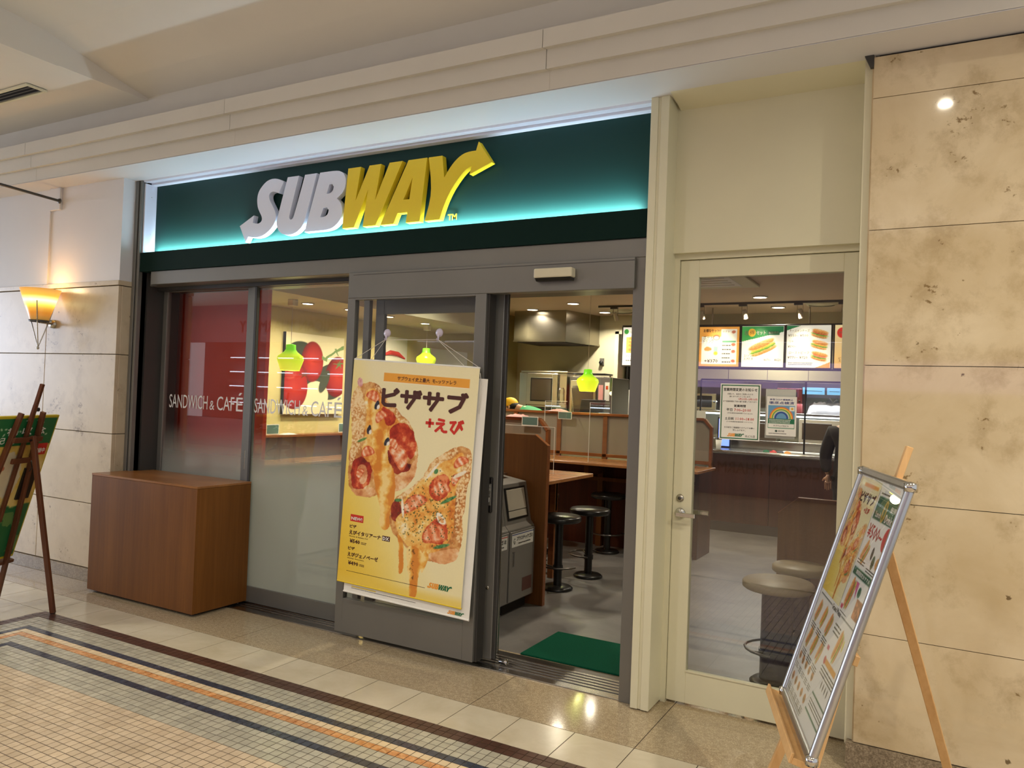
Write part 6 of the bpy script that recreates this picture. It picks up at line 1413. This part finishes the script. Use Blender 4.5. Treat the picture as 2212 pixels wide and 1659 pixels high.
# ---- menu boards
def menu(x0, x1, z0, z1, Y, kind, label):
    t = thing('menu_board', label, 'menu board', ((x0 + x1) / 2, Y, z0), 0, 'lit menu boards over the counter')
    obj('frame', MB().box(x0 - .018, x1 + .018, Y, Y + .04, z0 - .018, z1 + .018), M['grey_dark'], t, bevel=.003)
    W_, H_ = x1 - x0, z1 - z0; f = Face((x0, Y, z0), (1, 0, 0), (0, 0, 1), .002); c = Cv(W_, H_, .007, (246, 240, 222))
    tx = {'g': MB(), 'w': MB(), 'b': MB(), 'r': MB()}
    if kind == 'orange':
        c.c[:] = np.array((240, 164, 70)) / 255; c.put(c.rect(.03, .03, W_ - .03, H_ - .13), (248, 240, 216)); c.put(c.rect(W_ * .55, H_ - .14, W_ - .03, H_ - .03), (248, 240, 216))
        c.put(c.ell(W_ * .43, H_ * .73, .045, .035), (226, 90, 60)); c.put(c.ell(W_ * .43, H_ * .72, .036, .025), (246, 226, 200)); c.put(c.ell(W_ * .22, H_ * .44, .05, .03, wob=.3), (226, 150, 80))
        c.put(c.rect(W_ * .37, H_ * .30, W_ * .47, H_ * .50), (170, 206, 190)); c.put(c.ell(W_ * .42, H_ * .33, .026, .024), (236, 200, 70)); c.put(c.rect(W_ * .58, H_ * .6, W_ * .92, H_ * .65), (110, 176, 130))
        for yy in (.87, .55, .38, .14): c.put(c.ell(W_ * .86, H_ * yy, .026, .02, wob=.2), (206, 120, 90))
        f.text(tx['b'], 'お得なセット!', W_ * .10, H_ * .86, .045, W_ * .42, bold=.03); f.text(tx['g'], 'ポテト', W_ * .10, H_ * .68, .055, W_ * .24); f.text(tx['g'], 'ドリンク', W_ * .10, H_ * .585, .055, W_ * .26); f.text(tx['b'], '+¥370', W_ * .14, H_ * .09, .048, W_ * .34, bold=.01)
        f.text(tx['g'], 'ポテト', W_ * .58, H_ * .85, .032, W_ * .18); f.lines(tx['g'], W_ * .58, W_ * .80, H_ * .52, 5, .055, .012, 4)
    elif kind == 'sub':
        c.put(c.poly([(0, H_), (W_, H_), (W_, H_ * .86), (0, H_ * .62)]), c.ramp(c.X / W_, [(0, (70, 170, 80)), (1, (20, 110, 66))])); c.put(c.ell(W_ * .24, H_ * .84, .048, .052), (240, 180, 60)); c.put(c.rect(W_ * .62, H_ * .78, W_ * .9, H_ * .88), (20, 100, 60))
        c.sandwich(W_ * .5, H_ * .48, W_ * .64, .15, R(24), 61, 'cheese')
        f.text(tx['w'], '昼', W_ * .06, H_ * .78, .055); f.text(tx['b'], '得', W_ * .19, H_ * .785, .06); f.text(tx['w'], 'セット', W_ * .35, H_ * .79, .05, W_ * .22, bold=.03); f.text(tx['w'], '期間限定', W_ * .64, H_ * .805, .032, W_ * .24)
        f.text(tx['b'], 'スパイシー', W_ * .06, H_ * .24, .034, W_ * .24); f.text(tx['b'], 'えびたま', W_ * .06, H_ * .165, .034, W_ * .22); f.text(tx['b'], '¥670~', W_ * .54, H_ * .15, .03, W_ * .17); f.text(tx['b'], '¥620', W_ * .79, H_ * .15, .03, W_ * .15)
    elif kind == 'list':
        c.put(c.poly([(0, H_), (W_ * .35, H_), (0, H_ * .88)]), (24, 116, 66)); c.put(c.poly([(W_, 0), (W_ * .66, 0), (W_, H_ * .14)]), (238, 160, 60))
        for i, yy in enumerate((.80, .54, .27)): c.sandwich(W_ * .75, H_ * yy, W_ * .36, .10, R(-14), 70 + i, ('mix', 'cheese', 'ham')[i])
        for nm, pr, yy in (('チーズオンチーズ', '¥550~ ¥500', .84), ('ツナ', '¥590~', .58), ('ローストビーフ', '¥770~ ¥720', .32)): f.text(tx['b'], nm, W_ * .06, H_ * yy, .034, W_ * (.46 if len(nm) > 3 else .1)); f.text(tx['b'], pr, W_ * .03, H_ * (yy - .11), .032, W_ * (.46 if len(pr) > 6 else .2))
        f.lines(tx['g'], W_ * .05, W_ * .6, H_ * .1, 2, .02, .008, 3)
    elif kind == 'o2':
        c.c = c.ramp(c.Y / H_, [(0, (244, 190, 110)), (1, (250, 226, 170))]); c.put(c.ell(W_ * .16, H_ * .82, .06, .065), (216, 50, 40)); c.sandwich(W_ * .5, H_ * .5, .3, .14, .3, 81, 'mix'); f.text(tx['b'], 'ピザ', .05, H_ * .2, .03); f.text(tx['b'], 'えびジェノ', .05, H_ * .14, .03); f.text(tx['w'], '期間', .045, H_ * .8, .03)
    elif kind == 'party':
        c.put(c.ell(.05, H_ - .06, .034, .036), (70, 160, 70)); c.put(c.rect(.05, H_ * .32, W_ - .03, H_ * .74), (238, 190, 90))
        for k_, yy in enumerate((.40, .50, .60, .69)): c.sandwich(W_ * .52, H_ * yy, W_ * .62, .075, 0, 90 + k_, 'mix')
        f.text(tx['g'], 'お得', .10, H_ - .085, .035); f.text(tx['b'], 'パーティー', .05, H_ * .20, .04, W_ * .7); f.lines(tx['g'], .05, W_ * .85, H_ * .11, 1, .02, .012, 5)
    else: f.lines(tx['g'], W_ * .1, W_ * .9, H_ * .8, 7, .06, .015, 9)
    c.panel('menu_print', f, 0, 0, t, M['menu_print'])
    for k_, m_ in (('g', 'text_grey'), ('w', 'paper'), ('b', 'text_brown'), ('r', 'text_red')):
        if tx[k_].v: obj('menu_lettering', tx[k_], M[m_], t)
YM = 10.30
menu(-3.95, -3.56, 2.115, 2.645, YM, 'party', 'single lit menu board showing stacked sandwiches, alone at the left')
menu(-3.38, -2.905, 2.115, 2.64, YM, 'plain', 'pale lit menu board at the left end of the row, cut by the door frame')
menu(-2.86, -2.335, 2.115, 2.64, YM, 'orange', 'orange bordered lit menu board with a drink cup and potatoes')
menu(-2.30, -1.775, 2.115, 2.645, YM, 'sub', 'lit menu board with green top and one large sandwich')
menu(-1.74, -1.215, 2.115, 2.65, YM, 'list', 'lit menu board listing three sandwiches down its right side')
menu(-1.17, -.645, 2.115, 2.65, YM, 'o2', 'orange lit menu board with a red dot at the right end')
mr = thing('menu_rail', 'dark hanging rail with steel rods carrying the menu boards', 'rail', (-2.3, 10.35, 2.66))
obj('bar', MB().box(-3.42, -.6, 10.345, 10.37, 2.655, 2.675).box(-3.42, -.6, 10.345, 10.37, 2.08, 2.10), M['grey_dark'], mr); obj('bar', MB().box(-3.98, -3.53, 10.345, 10.37, 2.662, 2.68), M['grey_dark'], mr)
for x in (-3.79, -2.71, -1.48): obj('rod', MB().tube([(x, 10.357, 2.66), (x, 10.357, 2.90)], .010, 8), M['steel'], mr)
tk = thing('track_rail', 'black ceiling track running above the menu boards', 'rail', (-2.4, 9.85, 2.86)); obj('track', MB().box(-4.15, -.9, 9.835, 9.865, 2.875, 2.90), M['grey_dark'], tk)
for i, (x, lb) in enumerate(((-3.90, 'at the left, near the single menu'), (-2.72, 'left of the cream door view'), (-2.18, 'in the middle of the door view'), (-1.52, 'right in the door view'), (-1.02, 'at the right end of the track'))):
    t = thing('track_spotlight', 'small white cylindrical spotlight ' + lb, 'spotlight', (x, 9.85, 2.7), 0, 'track spotlights')
    obj('adapter', MB().box(x - .07, x + .03, 9.83, 9.87, 2.85, 2.876), M['grey_dark'], t); obj('yoke', MB().box(x - .035, x - .031, 9.84, 9.86, 2.76, 2.85).box(x + .031, x + .035, 9.84, 9.86, 2.76, 2.85), M['steel'], t)
    obj('head', MB().tube([(x, 9.83, 2.80), (x + .01, 9.88, 2.70)], [.026, .03], 14), M['bin_flap'], t)

# ---- notices on the cream door's glass
def notice(x0, x1, z0, z1, label):
    t = thing('window_notice', label, 'notice', ((x0 + x1) / 2, 4.118, z0)); obj('sheet', MB().box(x0, x1, 4.118, 4.122, z0, z1), M['paper'], t)
    return t, Face((x0, 4.118, z0), (1, 0, 0), (0, 0, 1), .0008)
n1, f = notice(-1.022, -.815, 1.428, 1.722, 'green bordered opening hours notice on the cream door glass, left one')
W_, H_ = .207, .294; mb = MB()
for r_ in ((.006, .006, W_ - .006, .011), (.006, H_ - .011, W_ - .006, H_ - .006), (.006, .006, .011, H_ - .006), (W_ - .011, .006, W_ - .006, H_ - .006)): f.rect(mb, *r_, 1)
obj('border', mb, M['text_green'], n1)
mb = MB(); f.text(mb, '営業時間変更のお知らせ', W_ / 2, .255, .017, .172, bold=.02, align='C'); f.text(mb, '日頃より、当店をご利用いただき', W_ / 2, .236, .0085, .13, align='C'); f.text(mb, '誠にありがとうございます。', W_ / 2, .223, .0085, .11, align='C')
f.text(mb, 'まで営業時間を下記の通り変更しております。', W_ / 2, .197, .0085, .175, align='C'); f.text(mb, '営業時間', W_ / 2, .172, .013, .06, bold=.02, align='C'); f.text(mb, '平日', .035, .150, .014, .03, bold=.02); f.text(mb, '(平日通常営業時間 7:00~22:30)', W_ / 2, .136, .007, .13, align='C')
f.text(mb, '土日祝', .028, .104, .014, .046, bold=.02); f.text(mb, '(土日祝通常営業時間 9:00~21:30)', W_ / 2, .091, .007, .135, align='C'); f.text(mb, '引き続きご愛顧賜りますようお願い', W_ / 2, .060, .009, .155, align='C'); f.text(mb, '申し上げます。', W_ / 2, .047, .009, .065, align='C'); f.text(mb, '丸ビル店', .135, .016, .013, .05)
obj('notice_text', mb, M['text_black'], n1)
mb = MB(); f.text(mb, '1月20日~2月12日', .095, .210, .0095, .095, bold=.01); f.text(mb, '7:00~20:00', .075, .150, .014, .085, bold=.01); f.text(mb, '11:00~18:00', .085, .104, .014, .092, bold=.01); obj('notice_red_text', mb, M['text_red'], n1)
m1, m2 = MB(), MB(); logo(f, .042, .016, .088, m1, m2); obj('notice_logo', m1, M['text_orange'], n1); obj('notice_logo', m2, M['text_green'], n1)
n2, f = notice(-.783, -.637, 1.462, 1.662, 'rainbow infection prevention notice on the cream door glass, right one')
W_, H_ = .146, .200; c = Cv(W_, H_, .0018, (232, 230, 222)); c.put(c.rect(.008, .085, W_ - .008, .155), (104, 156, 192))
for rr_, cl in ((.058, (224, 120, 60)), (.052, (240, 196, 70)), (.046, (90, 160, 90)), (.040, (240, 220, 160)), (.036, (104, 156, 192)), (.032, (36, 50, 130)), (.026, (104, 156, 192))): c.put(c.ell(W_ / 2, .090, rr_, rr_) * c.rect(.008, .088, W_ - .008, .155), cl)
c.put(c.rect(.008, .062, W_ - .008, .087), (24, 110, 72)); c.put(c.rect(.008, .040, .010, .062), (24, 110, 72)); c.put(c.rect(W_ - .010, .040, W_ - .008, .062), (24, 110, 72)); c.put(c.rect(.008, .038, W_ - .008, .041), (24, 110, 72)); c.put(c.rect(.112, .128, .136, .150), (240, 236, 220)); c.put(c.ell(.125, .139, .006, .006), (220, 170, 60))
c.put(c.ell(.05, .024, .006, .005), (30, 60, 50)); c.panel('notice_print', f, 0, 0, n2, M['print'])
mb = MB(); f.text(mb, '新型コロナ感染防止', .016, .180, .009, .112, bold=.02); f.text(mb, '徹底点検済', .012, .161, .014, .122, bold=.02); obj('notice_title', mb, m_paint('ink_navy', (40, 50, 120), .5), n2)
mb = MB(); f.text(mb, 'サブウェイ丸ビル', .036, .046, .010, .075, bold=.01); f.text(mb, '東京都', .060, .020, .009, .03); f.lines(mb, .014, .10, .010, 1, .01, .003, 3, 1); obj('notice_text', mb, M['text_black'], n2)
mb = MB(); f.lines(mb, .014, .12, .080, 3, .007, .003, 6, 1.2); obj('notice_small_text', mb, M['paper'], n2)
n3 = thing('window_notice', 'white sheet showing around the rainbow notice from behind', 'notice', (-.71, 4.136, 1.445)); obj('sheet', MB().box(-.792, -.645, 4.1335, 4.136, 1.448, 1.70), M['paper'], n3)

# ================================================================== PEOPLE
def skin(name, pts, edges, rad, mat, parent, root=0, sub=1):
    me = bpy.data.meshes.new(name); im = rootmat(parent).inverted()
    me.from_pydata([tuple(im @ Vector(p)) for p in pts], edges, []); me.materials.append(mat)
    o = bpy.data.objects.new(name, me); COL.objects.link(o); o.parent = parent
    m = o.modifiers.new('skin', 'SKIN'); m.use_smooth_shade = True
    sv = me.skin_vertices[0].data
    for i, r in enumerate(rad): sv[i].radius = (r, r) if not isinstance(r, tuple) else r
    sv[root].use_root = True
    s = o.modifiers.new('sub', 'SUBSURF'); s.levels = s.render_levels = sub
    return o
def ellipsoid(mb, c, r, n=16, m=10, zmin=-1):
    vs, fs = [], []
    for j in range(m + 1):
        t = math.pi * j / m
        for i in range(n): a = 2 * math.pi * i / n; vs.append((c[0] + r[0] * math.sin(t) * math.cos(a), c[1] + r[1] * math.sin(t) * math.sin(a), c[2] + r[2] * max(zmin, math.cos(t))))
    for j in range(m):
        for i in range(n): i2 = (i + 1) % n; fs.append((j * n + i, (j + 1) * n + i, (j + 1) * n + i2, j * n + i2))
    mb.add(vs, fs, True); return mb
def hand(parent, wrist, d, mat):
    d = Vector(d).normalized(); s = d.cross(Vector((0, 0, 1))).normalized(); w_ = Vector(wrist); pts = [w_, w_ + d * .05, w_ + d * .09]; rad = [.022, (.02, .036), (.016, .034)]; e = [(0, 1), (1, 2)]
    for k in range(4):
        b = w_ + d * .085 + s * (-.027 + .018 * k); L = (.06, .07, .066, .05)[k]; i = len(pts); pts += [b, b + d * L * .55 - Vector((0, 0, .01)), b + d * L - Vector((0, 0, .03))]; rad += [.009, .0085, .007]; e += [(2, i), (i, i + 1), (i + 1, i + 2)]
    i = len(pts); pts += [w_ + d * .04 - s * .035, w_ + d * .075 - s * .055]; rad += [.011, .008]; e += [(1, i), (i, i + 1)]
    return skin('hand', pts, e, rad, mat, parent, 0, 1)
# worker bending over behind the dividers
pw_ = thing('person', 'worker in a yellow cap and green shirt bending over behind the divider', 'person', (-4.62, 9.08, 0))
y = 9.08
hip = (-4.42, y, 1.02); chest = (-4.74, y, 1.40); neck = (-4.93, y, 1.46); head = (-5.05, y, 1.49)
body = skin('body', [hip, (-4.55, y, 1.27), chest, neck, head, (-5.10, y, 1.44), (-4.48, y - .10, .90), (-4.46, y - .11, .48), (-4.48, y - .11, .08), (-4.56, y - .11, .04), (-4.48, y + .10, .90), (-4.42, y + .11, .48), (-4.44, y + .11, .08), (-4.52, y + .11, .04),
    (-4.76, y - .18, 1.34), (-4.84, y - .23, 1.12), (-5.02, y - .18, 1.02), (-4.76, y + .18, 1.34), (-4.84, y + .23, 1.12), (-5.02, y + .18, 1.02)],
    [(0, 1), (1, 2), (2, 3), (3, 4), (4, 5), (0, 6), (6, 7), (7, 8), (8, 9), (0, 10), (10, 11), (11, 12), (12, 13), (2, 14), (14, 15), (15, 16), (2, 17), (17, 18), (18, 19)],
    [.11, .10, .10, .05, .08, .07, .085, .055, .04, .04, .085, .055, .04, .04, .055, .042, .03, .055, .042, .03], M['skin'], pw_)
skin('shirt', [(-4.44, y, 1.08), (-4.55, y, 1.27), chest, (-4.87, y, 1.44), (-4.76, y - .19, 1.34), (-4.82, y - .23, 1.16), (-4.76, y + .19, 1.34), (-4.82, y + .23, 1.16)], [(0, 1), (1, 2), (2, 3), (2, 4), (4, 5), (2, 6), (6, 7)], [.17, .17, .175, .105, .09, .08, .09, .08], M['shirt_green'], pw_)
skin('trousers', [(-4.44, y, .98), (-4.48, y - .10, .86), (-4.46, y - .11, .48), (-4.48, y - .11, .10), (-4.48, y + .10, .86), (-4.42, y + .11, .48), (-4.44, y + .11, .10)], [(0, 1), (1, 2), (2, 3), (0, 4), (4, 5), (5, 6)], [.15, .10, .075, .06, .10, .075, .06], M['navy_cloth'], pw_)
mb = MB(); ellipsoid(mb, (-5.05, y, 1.505), (.115, .095, .095), zmin=-.25); mb.prism([(-5.15, y - .07), (-5.15, y + .07), (-5.23, y + .045), (-5.23, y - .045)], 'Z', 1.485, 1.493); obj('cap', mb, M['cap_yellow'], pw_)
mb = MB(); ellipsoid(mb, (-5.01, y, 1.485), (.09, .09, .07)); obj('hair', mb, M['hair'], pw_)
mb = MB(); ellipsoid(mb, (-5.02, y - .092, 1.465), (.016, .010, .028), 8, 6); ellipsoid(mb, (-5.02, y + .092, 1.465), (.016, .010, .028), 8, 6); obj('ear', mb, M['skin'], pw_)
mb = MB(); ellipsoid(mb, (-5.165, y, 1.455), (.02, .012, .018), 8, 6); obj('nose', mb, M['skin'], pw_)
mb = MB(); ellipsoid(mb, (-5.13, y - .035, 1.47), (.012, .010, .008), 8, 6); ellipsoid(mb, (-5.13, y + .035, 1.47), (.012, .010, .008), 8, 6); obj('eye', mb, M['hair'], pw_)
hand(pw_, (-5.02, y - .18, 1.02), (-1, 0, -.1), M['skin']); hand(pw_, (-5.02, y + .18, 1.02), (-1, 0, -.1), M['skin'])
# customer in a black coat, mostly hidden by the door stile
pc = thing('person', 'customer in a long black coat standing before the serving counter, seen from behind', 'person', (-.80, 8.8, 0))
x, y = -.80, 8.80
skin('body', [(x, y, .93), (x, y, 1.15), (x, y, 1.36), (x, y, 1.47), (x, y + .01, 1.57), (x, y + .02, 1.64), (x - .09, y, .86), (x - .10, y, .47), (x - .10, y, .08), (x - .10, y + .12, .05), (x + .09, y, .86), (x + .10, y, .47), (x + .10, y, .08), (x + .10, y + .12, .05), (x - .18, y, 1.38), (x - .24, y, 1.12), (x - .24, y + .10, .90), (x + .18, y, 1.38), (x + .24, y, 1.12), (x + .24, y + .1, .90)],
    [(0, 1), (1, 2), (2, 3), (3, 4), (4, 5), (0, 6), (6, 7), (7, 8), (8, 9), (0, 10), (10, 11), (11, 12), (12, 13), (2, 14), (14, 15), (15, 16), (2, 17), (17, 18), (18, 19)],
    [.13, .12, .13, .055, .085, .085, .085, .055, .042, .04, .085, .055, .042, .04, .055, .042, .028, .055, .042, .028], M['skin'], pc)
skin('coat', [(x, y, .60), (x, y, .90), (x, y, 1.15), (x, y, 1.36), (x, y, 1.44), (x - .19, y, 1.37), (x - .26, y, 1.12), (x - .25, y + .09, .93), (x + .19, y, 1.37), (x + .26, y, 1.12), (x + .25, y + .09, .93)], [(0, 1), (1, 2), (2, 3), (3, 4), (3, 5), (5, 6), (6, 7), (3, 8), (8, 9), (9, 10)], [.22, .20, .17, .17, .09, .085, .07, .055, .085, .07, .055], M['coat_black'], pc)
skin('trousers', [(x, y, .85), (x - .09, y, .80), (x - .10, y, .47), (x - .10, y, .10), (x + .09, y, .80), (x + .10, y, .47), (x + .10, y, .10)], [(0, 1), (1, 2), (2, 3), (0, 4), (4, 5), (5, 6)], [.14, .10, .075, .06, .10, .075, .06], M['coat_black'], pc)
mb = MB(); ellipsoid(mb, (x, y - .01, 1.625), (.095, .105, .115), zmin=-.6); obj('hair', mb, M['hair'], pc)
mb = MB(); ellipsoid(mb, (x, y + .115, 1.60), (.012, .02, .018), 8, 6); obj('nose', mb, M['skin'], pc)
hand(pc, (x - .24, y + .10, .90), (0, .5, -1), M['skin']); hand(pc, (x + .24, y + .10, .90), (0, .5, -1), M['skin'])
